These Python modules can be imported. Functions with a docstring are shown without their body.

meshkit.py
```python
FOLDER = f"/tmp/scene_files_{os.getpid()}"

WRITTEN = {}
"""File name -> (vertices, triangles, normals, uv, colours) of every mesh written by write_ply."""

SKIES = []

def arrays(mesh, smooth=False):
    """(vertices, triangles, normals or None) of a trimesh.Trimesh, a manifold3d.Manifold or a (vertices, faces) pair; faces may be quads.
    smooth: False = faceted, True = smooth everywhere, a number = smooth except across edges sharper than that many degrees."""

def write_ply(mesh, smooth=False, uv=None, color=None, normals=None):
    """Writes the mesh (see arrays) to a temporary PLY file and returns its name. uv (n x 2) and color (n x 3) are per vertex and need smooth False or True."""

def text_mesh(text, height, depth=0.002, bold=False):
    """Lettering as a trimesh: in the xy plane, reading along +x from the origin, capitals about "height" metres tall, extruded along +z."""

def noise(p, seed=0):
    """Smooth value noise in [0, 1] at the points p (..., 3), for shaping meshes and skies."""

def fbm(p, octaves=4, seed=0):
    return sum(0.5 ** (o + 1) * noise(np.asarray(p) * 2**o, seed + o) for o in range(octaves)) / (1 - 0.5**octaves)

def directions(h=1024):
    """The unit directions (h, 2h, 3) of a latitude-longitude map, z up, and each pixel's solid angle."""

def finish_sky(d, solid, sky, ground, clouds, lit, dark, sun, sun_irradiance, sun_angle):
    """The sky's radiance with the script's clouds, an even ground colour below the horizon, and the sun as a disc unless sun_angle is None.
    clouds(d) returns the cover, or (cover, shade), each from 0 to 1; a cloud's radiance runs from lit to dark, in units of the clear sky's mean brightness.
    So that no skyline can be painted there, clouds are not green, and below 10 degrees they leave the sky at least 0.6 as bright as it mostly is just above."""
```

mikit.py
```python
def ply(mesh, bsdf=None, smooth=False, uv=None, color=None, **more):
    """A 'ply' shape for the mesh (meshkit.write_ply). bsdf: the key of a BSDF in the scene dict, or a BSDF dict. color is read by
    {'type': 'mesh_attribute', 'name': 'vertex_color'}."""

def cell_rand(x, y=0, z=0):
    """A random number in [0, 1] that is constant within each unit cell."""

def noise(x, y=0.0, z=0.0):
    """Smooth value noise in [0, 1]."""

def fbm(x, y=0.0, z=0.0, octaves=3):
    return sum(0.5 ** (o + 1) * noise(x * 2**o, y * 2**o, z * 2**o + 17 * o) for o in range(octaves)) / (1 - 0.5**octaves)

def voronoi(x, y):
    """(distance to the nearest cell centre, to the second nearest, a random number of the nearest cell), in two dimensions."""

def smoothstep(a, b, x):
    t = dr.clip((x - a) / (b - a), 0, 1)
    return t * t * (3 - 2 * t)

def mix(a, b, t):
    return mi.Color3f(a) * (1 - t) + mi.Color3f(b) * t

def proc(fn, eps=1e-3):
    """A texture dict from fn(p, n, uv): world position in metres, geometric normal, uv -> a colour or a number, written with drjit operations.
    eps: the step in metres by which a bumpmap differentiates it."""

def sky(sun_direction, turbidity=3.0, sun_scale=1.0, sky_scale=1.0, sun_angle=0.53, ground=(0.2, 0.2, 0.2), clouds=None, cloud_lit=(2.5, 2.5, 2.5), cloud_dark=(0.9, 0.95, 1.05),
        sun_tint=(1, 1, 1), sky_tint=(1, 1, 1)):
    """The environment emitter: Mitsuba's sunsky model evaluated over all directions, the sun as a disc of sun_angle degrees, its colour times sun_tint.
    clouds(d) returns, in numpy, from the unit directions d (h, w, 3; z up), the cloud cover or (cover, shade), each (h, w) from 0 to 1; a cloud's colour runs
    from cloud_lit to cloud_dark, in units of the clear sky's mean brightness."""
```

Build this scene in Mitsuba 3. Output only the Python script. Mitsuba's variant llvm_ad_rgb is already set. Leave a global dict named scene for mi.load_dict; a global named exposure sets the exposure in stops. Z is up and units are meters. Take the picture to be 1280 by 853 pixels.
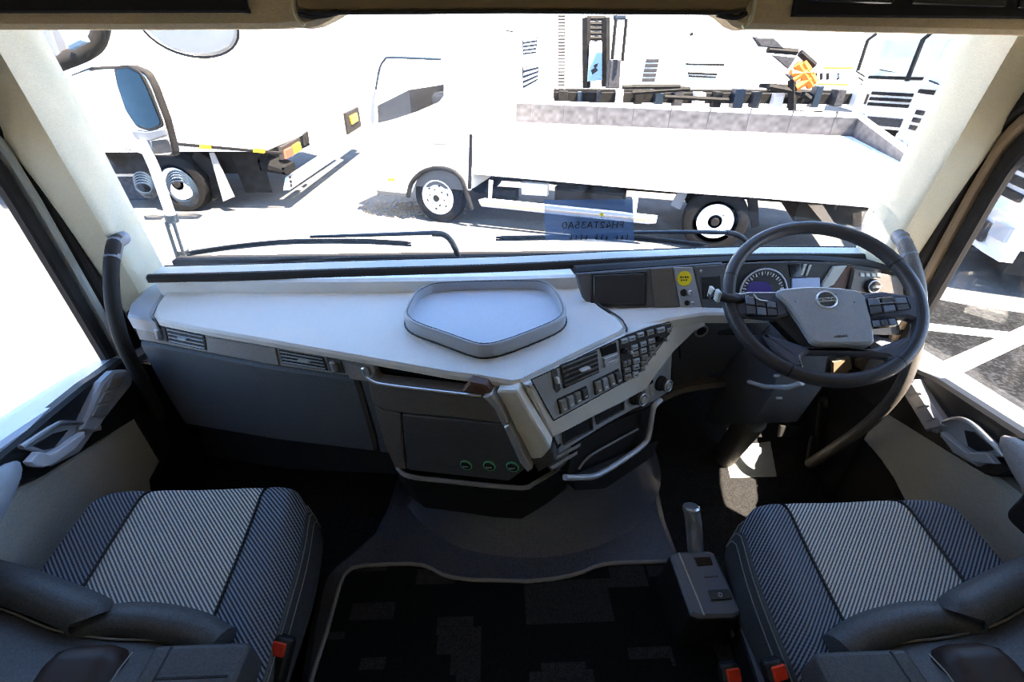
import math, random
import numpy as np, trimesh, shapely.geometry as sg, shapely.affinity as sa
import manifold3d as m3
import drjit as dr, mitsuba as mi
import mikit, meshkit
from mikit import proc, noise, fbm, smoothstep, mix, cell_rand

random.seed(7); rng = np.random.default_rng(7)
T = mi.ScalarTransform4f
scene, labels = {}, {}

# ------------------------------------------------------------------ camera, sky, sun, exposure
F = 569.0                                     # focal length in pixels of a 1280 wide frame (16 mm lens)
PITCH, YAW = math.radians(32.75), math.radians(2.0)
EYE = np.array([-0.055, 0.0, 1.5])
FW = np.array([math.sin(YAW)*math.cos(PITCH), math.cos(YAW)*math.cos(PITCH), -math.sin(PITCH)])
RT = np.array([math.cos(YAW), -math.sin(YAW), 0.0])
UP = np.cross(RT, FW)
scene['camera'] = {'type': 'perspective', 'fov': math.degrees(2*math.atan(640/F)), 'fov_axis': 'x', 'near_clip': 0.02, 'far_clip': 500.0,
                   'to_world': T().look_at(origin=EYE.tolist(), target=(EYE+FW).tolist(), up=[0, 0, 1])}
SUN = (1.0, -0.9, 2.55)
scene['sky'] = mikit.sky(SUN, turbidity=3.0, sun_scale=1.0, sky_scale=0.8, ground=(0.3, 0.3, 0.3))
exposure = 4.75

# ------------------------------------------------------------------ materials
def pr(color, rough=0.5, metal=0.0, spec=0.5, **k):
    c = color if isinstance(color, dict) else {'type': 'rgb', 'value': list(color)}
    return {'type': 'principled', 'base_color': c, 'roughness': rough, 'metallic': metal, 'specular': spec, **k}
def two(b): return {'type': 'twosided', 'bsdf': b}
def grainy(c, amp, scale):
    c = np.array(c, float)
    def fn(p, n, uv):
        v = noise(p.x*scale, p.y*scale, p.z*scale)
        return mi.Color3f(*map(float, c))*(1 - amp + 2*amp*v)
    return proc(fn)
M = {
 'cream':   pr(grainy((.72, .71, .67), .06, 420), .42),
 'cream_pillar': pr(grainy((.66, .615, .45), .07, 420), .6),
 'head_liner': pr(grainy((.60, .48, .30), .12, 420), .8),
 'head_liner_dark': pr((.24, .175, .095), .8),
 'grey':    pr(grainy((.26, .25, .24), .16, 420), .5),
 'dark_grey': pr(grainy((.075, .078, .082), .25, 420), .5),
 'pod':     pr(grainy((.135, .125, .115), .22, 420), .5),
 'charcoal': pr(grainy((.090, .098, .118), .30, 480), .34),
 'door_trim': pr(grainy((.52, .53, .48), .14, 420), .7),
 'screen_grey': pr(grainy((.115, .12, .13), .2, 420), .45),
 'panel_blue_grey': pr((.38, .41, .45), .4),
 'black':   pr((.012, .012, .013), .5),
 'black_soft': pr((.02, .02, .021), .8, spec=.2),
 'rubber':  pr((.022, .020, .019), .65, spec=.3),
 'gloss_black': pr((.014, .015, .017), .12),
 'leather': pr(grainy((.072, .076, .080), .25, 500), .5),
 'leather_brown': pr((.030, .016, .012), .5),
 'stitch':  pr((.24, .24, .23), .8),
 'silver':  pr((.62, .63, .66), .30, metal=.85),
 'chrome':  pr((.80, .80, .82), .22, metal=.75),
 'satin':   pr((.55, .57, .62), .35, metal=.4),
 'pull_white': pr((.72, .75, .80), .25),
 'light_strip': pr((.50, .53, .50), .4),
 'olive':   pr((.36, .345, .24), .7),
 'red':     pr((.85, .06, .02), .35),
 'yellow':  pr((.95, .80, .02), .5),
 'orange':  pr((.9, .25, .03), .4),
 'amber':   pr((.95, .50, .02), .3),
 'lamp_red': pr((.85, .09, .05), .3),
 'white':   pr((.82, .82, .82), .35),
 'white_paint': pr((.82, .83, .83), .25, clearcoat=.5),
 'bed_grey': pr(grainy((.060, .060, .068), .45, 16), .7, spec=.3),
 'chassis': pr(grainy((.012, .0115, .011), .5, 12), .7, spec=.25),
 'tyre':    pr(grainy((.009, .009, .0095), .3, 30), .85, spec=.2),
 'out_grey': pr(grainy((.035, .035, .04), .4, 20), .7),
 'tray_floor': pr(grainy((.50, .56, .64), .05, 420), .4),
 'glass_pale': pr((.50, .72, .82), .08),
 'blue_grey_plate': pr((.18, .20, .24), .5),
 'light_blue': pr((.25, .42, .62), .4),
 'display': pr((.045, .05, .06), .10),
 'ring_green': pr((.10, .42, .20), .35),
 'gauge':   pr((.035, .035, .04), .3),
 'cluster_purple': pr((.10, .07, .30), .15),
 'cluster_blue': pr((.36, .45, .72), .2),
 'rim':     pr(grainy((.046, .046, .052), .2, 600), .38),
 'rim_blue': pr((.085, .095, .125), .4),
 'hub':     pr(grainy((.38, .40, .42), .10, 420), .45),
 'tan':     pr((.35, .26, .17), .7),
 'brown':   pr((.11, .055, .035), .6),
 'steel_blue': pr((.016, .028, .045), .35),
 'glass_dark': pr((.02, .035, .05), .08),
 'glass_blue': pr((.22, .55, .80), .08),
 'white_line': pr(grainy((.78, .78, .76), .12, 20), .7),
 'mirror_blue': {'type': 'twosided', 'bsdf': {'type': 'roughconductor', 'alpha': 0.02, 'specular_reflectance': {'type': 'rgb', 'value': [.035, .085, .17]}}},
 'mirror':  {'type': 'twosided', 'bsdf': {'type': 'roughconductor', 'alpha': 0.02, 'specular_reflectance': {'type': 'rgb', 'value': [.8, .88, .95]}}},
 'pane':    {'type': 'thindielectric', 'int_ior': 1.5},
 'reflection':    {'type': 'blendbsdf', 'weight': .5, 'a': {'type': 'thindielectric', 'int_ior': 1.5, 'specular_transmittance': {'type': 'rgb', 'value': [.62, .78, 1.0]}}, 'b': {'type': 'twosided', 'bsdf': {'type': 'diffuse', 'reflectance': {'type': 'rgb', 'value': [.16, .30, .58]}}}},  # tinted blue sheet that paints the windscreen reflection
}
def ground_fn(p, n, uv):
    v = fbm(p.x*3.1, p.y*3.1, 0., 4); w = noise(p.x*60, p.y*60)
    return mix((.085, .085, .084), (.140, .136, .130), v)*(.85 + .3*w)
M['ground'] = pr(proc(ground_fn), .9)
def asphalt_fn(p, n, uv):
    v = noise(p.x*55, p.y*55); w = noise(p.x*7, p.y*7)
    return mix((.004, .0045, .005), (.022, .024, .028), smoothstep(.35, .9, v*.7 + w*.3))
M['asphalt'] = pr(proc(asphalt_fn), .95, spec=.2)
def mat_fn(p, n, uv):
    j = dr.floor(p.y/.042)
    i = dr.floor(p.x/.052 + 3*cell_rand(j, 5))
    a = cell_rand(dr.floor((i + 7*j)/2), j)
    k = cell_rand(dr.floor(p.x/.11), dr.floor(p.y/.084 + .3))
    t = dr.select(a*.5 + k*.5 > .52, mi.Float(1), mi.Float(0))
    w = noise(p.x*500, p.y*500)
    return mix((.008, .009, .010), (.030, .030, .031), t)*(.5 + w)
M['carpet'] = pr(proc(mat_fn), .95, spec=.1)
def carpet2_fn(p, n, uv):
    w = noise(p.x*420, p.y*420, p.z*420)
    return mix((.012, .012, .013), (.05, .05, .052), w)
M['floor_carpet'] = pr(proc(carpet2_fn), .95, spec=.1)
def stripes(dx, dy, dark, light, period):
    l = math.hypot(dx, dy); nx, ny = -dy/l, dx/l
    def fn(p, n, uv):
        s = .5 + .5*dr.sin((p.x*nx + p.y*ny)*(2*math.pi/period))
        c = .5 + .5*dr.sin((p.x*ny - p.y*nx)*(2*math.pi/(period*.8)))
        return mix(dark, light, smoothstep(.25, .75, s*.8 + c*.2))
    return proc(fn)
M['seat_centre_l'] = pr(stripes(.0665, -.065, (.12, .125, .125), (.74, .73, .69), .0064), .9, sheen=.4)
M['seat_side_l'] = pr(stripes(.0665, -.065, (.035, .04, .055), (.25, .285, .345), .0064), .9, sheen=.4)
M['seat_centre_r'] = pr(stripes(.0665, .065, (.12, .125, .125), (.74, .73, .69), .0060), .9, sheen=.4)
M['seat_side_r'] = pr(stripes(.0665, .065, (.035, .04, .055), (.25, .285, .345), .0060), .9, sheen=.4)
for k, b in M.items(): scene['material_' + k] = b

# ------------------------------------------------------------------ helpers: names
def free(key):
    if key not in scene and key not in used: used.add(key); return key
    i = 1
    while f'{key}_{i:03d}' in scene or f'{key}_{i:03d}' in used: i += 1
    k = f'{key}_{i:03d}'; used.add(k); return k
used = set()
def add(key, mesh, mat, sm=38):
    key = free(key)
    scene[key] = mikit.ply(mesh, 'material_' + mat, smooth=sm)
    return key
def lab(key, label, cat=None, group=None, kind=None):
    d = {}
    if label: d['label'] = label
    if cat: d['category'] = cat
    if group: d['group'] = group
    if kind: d['kind'] = kind
    labels[key] = d; return key
def thing(name, label, cat, group=None): return lab(free(name), label, cat, group)
def single(name, label, cat_, mesh, mat, sm=38, group=None, kind=None):
    return lab(add(name, mesh, mat, sm), label, cat_, group, kind)
def struct(name, label=None, cat=None): 
    labels[name] = {'kind': 'structure', **({'label': label} if label else {}), **({'category': cat} if cat else {})}; return name

# ------------------------------------------------------------------ helpers: tracing and frames
def ray(x, y): return FW + RT*(x - 640)/F + UP*(426.5 - y)/F
def on_axis(x, y, ax, v):
    d = ray(x, y); return EYE + (v - EYE[ax])/d[ax]*d
def PX(x, y, v): return on_axis(x, y, 0, v)
def PY(x, y, v): return on_axis(x, y, 1, v)
def PZ(x, y, v): return on_axis(x, y, 2, v)
class Fr:
    """A plane: origin O, axes U (to the right), V, and N towards the cab's middle (or as given)."""
    def __init__(s, O, U, V, face=True, toward=None):
        s.O = np.array(O, float); U = np.array(U, float); V = np.array(V, float)
        N = np.cross(U, V); N /= np.linalg.norm(N)
        t = EYE if toward is None else np.array(toward, float)
        if face and N @ (t - s.O) < 0: N = -N
        V = V - N*(V @ N); s.V = V/np.linalg.norm(V); s.U = np.cross(s.V, N); s.N = N
    def at(s, u, v, n=0.0): return s.O + s.U*u + s.V*v + s.N*n
    def up(s, n): return Fr(s.O + s.N*n, s.U, s.V, toward=s.O + s.N*9)
    def t(s, *pts):
        out = []
        for p in pts:
            d = ray(*p); q = EYE + ((s.O - EYE) @ s.N)/(d @ s.N)*d - s.O
            out.append((q @ s.U, q @ s.V))
        return out
    def t1(s, x, y, n=0.0): return s.at(*s.t((x, y))[0], n)
    def pts(s, uv, n=0.0):
        uv = np.asarray(uv, float); return s.O + uv[:, :1]*s.U + uv[:, 1:2]*s.V + n*s.N
HOR = lambda z: Fr((0, 0, z), (1, 0, 0), (0, 1, 0), toward=(0, 0, z + 5))
def rounded(P, r):
    if r <= 0: return P
    q = P.buffer(-r, quad_segs=4).buffer(2*r, quad_segs=4).buffer(-r, quad_segs=4)
    return big(q) if not q.is_empty else P
def big(P): return max(P.geoms, key=lambda g: g.area) if hasattr(P, 'geoms') else P
def poly(pts, holes=()):
    return big(sg.Polygon(pts, holes).buffer(0))
def slab(fr, pts, t, n0=0.0, bev=.002, rnd=.0, holes=()):
    P = pts if isinstance(pts, sg.Polygon) else poly(pts, holes)
    P = rounded(P, rnd).simplify(1e-4 if rnd else 1e-6)
    P = sg.polygon.orient(P, 1.0)
    loops = [np.array(P.exterior.coords)[:-1]] + [np.array(h.coords)[:-1] for h in P.interiors]
    ins = []
    for L in loops:
        e0 = L - np.roll(L, 1, 0); e1 = np.roll(L, -1, 0) - L
        e0 /= np.linalg.norm(e0, axis=1, keepdims=True) + 1e-12; e1 /= np.linalg.norm(e1, axis=1, keepdims=True) + 1e-12
        n0_, n1_ = np.c_[-e0[:, 1], e0[:, 0]], np.c_[-e1[:, 1], e1[:, 0]]
        m = (n0_ + n1_)/np.maximum(1 + (n0_*n1_).sum(1, keepdims=True), .35)
        ins.append(L + bev*m)
    V, Fc, off = [], [], 0
    n = sum(len(L) for L in loops)
    A, B = np.vstack(loops), np.vstack(ins)
    rings = [fr.pts(A, n0), fr.pts(A, n0 + t - bev), fr.pts(B, n0 + t)]
    s = 0
    for L in loops:
        k = len(L); i = np.arange(k); j = (i + 1) % k
        for r in (0, 1):
            a, b = r*n + s, (r + 1)*n + s
            Fc += [np.c_[a + i, a + j, b + j], np.c_[a + i, b + j, b + i]]
        s += k
    tri = np.asarray(m3.triangulate([L.astype(float) for L in loops]))
    Fc += [tri[:, ::-1], tri + 2*n]
    return trimesh.Trimesh(np.vstack(rings), np.vstack(Fc), process=False)
def spline(pts, n=8, closed=False):
    P = np.array(pts, float); k = len(P)
    if k < 3: return P
    g = (lambda i: P[i % k]) if closed else (lambda i: P[min(max(i, 0), k - 1)])
    out = []
    for i in range(k if closed else k - 1):
        a, b, c, d = g(i - 1), g(i), g(i + 1), g(i + 2)
        for t in np.linspace(0, 1, n, endpoint=False):
            out.append(.5*(2*b + (c - a)*t + (2*a - 5*b + 4*c - d)*t*t + (3*b - a - 3*c + d)*t**3))
    if not closed: out.append(P[-1])
    return np.array(out)
def loft(rings, cap=True, closed=False):
    R = [np.asarray(r, float) for r in rings]; k = len(R[0]); V = np.vstack(R); Fc = []
    i = np.arange(k); j = (i + 1) % k
    for a in range(len(R) - (0 if closed else 1)):
        b = (a + 1) % len(R)
        Fc += [np.c_[a*k + i, a*k + j, b*k + j], np.c_[a*k + i, b*k + j, b*k + i]]
    if cap and not closed:
        for q, flip in ((0, True), (len(R) - 1, False)):
            c = len(V); V = np.vstack([V, R[q].mean(0)])
            f = np.c_[q*k + i, q*k + j, np.full(k, c)]
            Fc.append(f[:, ::-1] if flip else f)
    m = trimesh.Trimesh(V, np.vstack(Fc), process=False)
    if m.volume < 0: m.invert()
    return m
def tube(path, r, seg=10, closed=False, flat=1.0, upv=None):
    P = np.array(path, float); k = len(P)
    r = np.broadcast_to(np.asarray(r, float), (k,))
    tg = np.gradient(P, axis=0) if not closed else np.roll(P, -1, 0) - np.roll(P, 1, 0)
    tg /= np.linalg.norm(tg, axis=1, keepdims=True) + 1e-12
    a = np.cross(tg[0], upv if upv is not None else ([0, 0, 1] if abs(tg[0][2]) < .9 else [1, 0, 0])); a /= np.linalg.norm(a)
    rings, th = [], np.arange(seg)*2*math.pi/seg
    for i in range(k):
        a = a - tg[i]*(a @ tg[i]); a /= np.linalg.norm(a); b = np.cross(tg[i], a)
        rings.append(P[i] + r[i]*(np.cos(th)[:, None]*a + flat*np.sin(th)[:, None]*b))
    return loft(rings, closed=closed)
def sweep(path, prof, side, closed=False):
    """Profile (a, b) swept along a path: a along side x tangent plane's normal, b along 'side' (a fixed direction)."""
    P = np.array(path, float); side = np.array(side, float); side /= np.linalg.norm(side)
    tg = np.gradient(P, axis=0) if not closed else np.roll(P, -1, 0) - np.roll(P, 1, 0)
    rings = []
    for p, t in zip(P, tg):
        a = np.cross(t, side); a /= np.linalg.norm(a)
        rings.append([p + x*a + y*side for x, y in prof])
    return loft(rings, closed=closed)
def hull(pts):
    return m3.Manifold.hull_points(np.asarray(pts, float))
def boxpts(c, h, b, ax=np.eye(3)):
    out = []
    for sx in (-1, 1):
        for sy in (-1, 1):
            for sz in (-1, 1):
                for k in range(3):
                    v = np.array([sx, sy, sz])*(np.array(h) - b); v[k] += b*(sx, sy, sz)[k]
                    out.append(np.array(c) + v @ ax)
    return out
def box(x0, x1, y0, y1, z0, z1, b=.004):
    c = [(x0 + x1)/2, (y0 + y1)/2, (z0 + z1)/2]; h = [abs(x1 - x0)/2, abs(y1 - y0)/2, abs(z1 - z0)/2]
    return hull(boxpts(c, h, min(b, .45*min(h))))
def fbox(fr, u0, u1, v0, v1, n0, n1, b=.002):
    ax = np.array([fr.U, fr.V, fr.N])
    h = [abs(u1 - u0)/2, abs(v1 - v0)/2, abs(n1 - n0)/2]
    return hull(boxpts(fr.at((u0 + u1)/2, (v0 + v1)/2, (n0 + n1)/2), h, min(b, .45*min(h)), ax))
def rbox(x0, x1, y0, y1, z0, z1, r, seg=12):
    s = m3.Manifold.sphere(r, seg)
    pts = np.vstack([np.asarray(s.to_mesh().vert_properties)[:, :3] + [x, y, z] for x in (x0 + r, x1 - r) for y in (y0 + r, y1 - r) for z in (z0 + r, z1 - r)])
    return hull(pts)
def disc(fr, u, v, r, n0, n1, bev=.0015, seg=24, hole=0):
    th = np.arange(seg)*2*math.pi/seg
    c = np.c_[u + r*np.cos(th), v + r*np.sin(th)]
    hs = [np.c_[u + hole*np.cos(th), v + hole*np.sin(th)]] if hole else []
    return slab(fr, sg.Polygon(c, hs), n1 - n0, n0, bev)
def ringm(fr, u, v, R, r, n=0.0, seg=28, s2=8):
    th = np.arange(seg)*2*math.pi/seg
    return tube(np.array([fr.at(u + R*math.cos(a), v + R*math.sin(a), n) for a in th]), r, s2, closed=True, upv=fr.N)
def cat(*ms):
    out = []
    for m in ms:
        if hasattr(m, 'to_mesh'):
            q = m.to_mesh(); m = trimesh.Trimesh(np.asarray(q.vert_properties)[:, :3], np.asarray(q.tri_verts), process=False)
        out.append(m)
    return trimesh.util.concatenate(out)
def lathe(prof, fr, u=0, v=0, seg=32, ring=False):
    """profile (r, n) around the frame's normal."""
    th = np.arange(seg)*2*math.pi/seg
    rings = [np.array([fr.at(u + r*math.cos(a), v + r*math.sin(a), n) for a in th]) for r, n in prof]
    if not ring: return loft(rings)
    m = loft(rings + [rings[0]], cap=False)
    if m.volume < 0: m.invert()
    return m
def text(fr, s, u, v, h, depth=.0006, n=0.0, mirror=False, centre=True, bold=False, rot=0.0):
    m = meshkit.text_mesh(s, h, depth, bold)
    V = np.array(m.vertices)
    if centre: V[:, 0] -= (V[:, 0].min() + V[:, 0].max())/2; V[:, 1] -= (V[:, 1].min() + V[:, 1].max())/2
    if mirror: V[:, 0] *= -1
    c, q = math.cos(rot), math.sin(rot)
    V[:, 0], V[:, 1] = V[:, 0]*c - V[:, 1]*q, V[:, 0]*q + V[:, 1]*c
    P = fr.O + (V[:, :1] + u)*fr.U + (V[:, 1:2] + v)*fr.V + (V[:, 2:] + n)*fr.N
    f = np.array(m.faces)
    return trimesh.Trimesh(P, f[:, ::-1] if mirror else f, process=False)
def lerp(a, b, t): return np.asarray(a, float)*(1 - t) + np.asarray(b, float)*t
def quad(fr, q, a0, a1, b0, b1):
    """A sub-quad of the traced quad q (tl, tr, br, bl): a from left to right, b from top to bottom."""
    tl, tr, br, bl = [np.array(p) for p in fr.t(*q)]
    f = lambda a, b: lerp(lerp(tl, tr, a), lerp(bl, br, a), b)
    return [f(a0, b1), f(a1, b1), f(a1, b0), f(a0, b0)]

# ================================================================== CAB SHELL
TUN = .30                                           # top of the engine tunnel
struct('floor', 'black carpet covered cab floor and toe board in front of the seats')
fl = hull([(x, y, z) for x in (-1.15, 1.15) for y, z in ((-1.0, .15), (-1.0, .08), (1.02, .15), (1.02, .08))])
toe = hull([(x, y, z) for x in (-1.15, 1.15) for y, z in ((1.0, .15), (1.0, .05), (1.50, .52), (1.55, .45))])
add('floor', cat(fl, toe), 'floor_carpet')
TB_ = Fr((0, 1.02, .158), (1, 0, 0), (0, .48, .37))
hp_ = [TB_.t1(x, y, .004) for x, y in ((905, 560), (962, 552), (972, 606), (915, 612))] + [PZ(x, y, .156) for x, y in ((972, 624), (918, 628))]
add('floor__sun_patch_plate', hull(hp_ + [p - [0, 0, .06] for p in hp_]), 'light_strip')  # pale plate added so the sun patch here comes out white
struct('wall_front'); add('wall_front', box(-1.15, 1.15, 1.47, 1.52, .35, .90), 'black_soft')
struct('wall_rear'); add('wall_rear', box(-1.2, 1.2, -1.06, -1.0, .05, 1.85), 'cream_pillar')
struct('ceiling', 'tan fabric headliner above the windscreen header')
add('ceiling', box(-1.2, 1.2, -1.06, 1.16, 1.80, 1.86), 'head_liner')

# windscreen header: a tan moulding with two black shelves and a recessed middle
HD = Fr((0, 1.03, 1.53), (1, 0, 0), (0, 0, 1))
struct('trim_header', 'tan moulded header above the windscreen')
edge = HD.t((-110, 37), (200, 37), (355, 36), (372, 34), (384, 36), (400, 33), (418, 24), (434, 14), (600, 15), (890, 17), (900, 22), (912, 33), (924, 38), (935, 36), (1080, 40), (1230, 43), (1420, 47))
edge = [(-1.25, edge[0][1])] + edge[1:-1] + [(1.25, edge[-1][1])]
hdr = poly(edge + [(1.25, .30), (-1.25, .30)])
add('trim_header', slab(HD, hdr, .05, -.03, .008), 'head_liner')
th = 'trim_header'
add(th + '__shelf_panel', slab(HD.up(.02), poly(HD.up(.02).t((-120, 17), (303, 16), (314, 17), (309, -3), (298, -75), (-120, -75))), .012, 0, .003), 'black_soft')
add(th + '__shelf_panel', slab(HD.up(.02), poly(HD.up(.02).t((988, 21), (1400, 25), (1400, -75), (1010, -75), (992, -3))), .012, 0, .003), 'black_soft')
for a, b in (((318, 18), (304, -60)), ((985, 22), (1004, -60))):
    p, q = HD.t1(*a, .022), HD.t1(*b, .022)
    add(th + '__shelf_edge', tube([p, q], .003, 6), 'tan')
HS = HD.up(.02)
for q in (((1003, 3), (1108, 6), (1118, -25), (1012, -30)), ((1130, 6), (1246, 10), (1262, -25), (1140, -25)), ((1262, 11), (1340, 14), (1350, -25), (1275, -25))):
    add(th + '__shelf_pocket', slab(HS, poly(HS.t(*q)), .006, .012, .002, .004), 'gloss_black')
mid = HD.t((378, -70), (377, 0), (381, 11), (392, 15), (640, 13), (905, 15), (924, 12), (931, 0), (940, -70))
add(th + '__visor_panel', slab(HS, poly(mid), .010, 0, .003), 'head_liner_dark')
add(th + '__visor_gap', slab(HS, poly(HD.t((381, 12), (392, 15), (640, 13), (905, 15), (924, 12), (922, 16), (900, 20), (640, 18), (396, 20), (380, 15))), .012, 0, .001), 'black')
for pts in (((373, -50), (374, 8), (378, 24), (386, 33)), ((937, -50), (936, 0), (930, 26), (921, 35))):
    add(th + '__recess_edge', tube(spline([HD.t1(*p, .024) for p in pts], 6), .004, 6), 'cream_pillar')
for s, pts in ((1, ((380, 17), (392, 21), (412, 20), (428, 16))), (-1, ((890, 19), (902, 22), (915, 22), (925, 17)))):
    add(th + '__sun_visor_hinge', tube(spline([HD.t1(*p, .026) for p in pts], 5), .005, 6), 'rubber')

# A pillars
def pillar(n, s):
    name = f'trim_{n}'
    # sections from the dashboard up to the header: windscreen edge, inner edge, door seal edge, outside
    base = [(1.065, 1.27), (1.075, 1.20), (1.108, 1.165), (1.20, 1.20), (1.20, 1.36), (1.09, 1.35)]
    top = [(.985, 1.13), (1.01, 1.075), (1.105, 1.09), (1.20, 1.12), (1.20, 1.20), (1.0, 1.19)]
    rings = []
    for z, t in ((.82, -.12), (.95, .05), (1.1, .3), (1.25, .55), (1.4, .78), (1.53, 1.0), (1.80, 1.35)):
        rings.append([(s*x, y, z) for x, y in lerp(base, top, t)])
    lab(name, 'cream windscreen pillar trim on the passenger side' if s < 0 else 'cream windscreen pillar trim beside the steering wheel', None, None, 'structure')
    add(name, loft(rings), 'cream_pillar', 30)
pillar(1, -1); pillar(2, 1)

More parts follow.
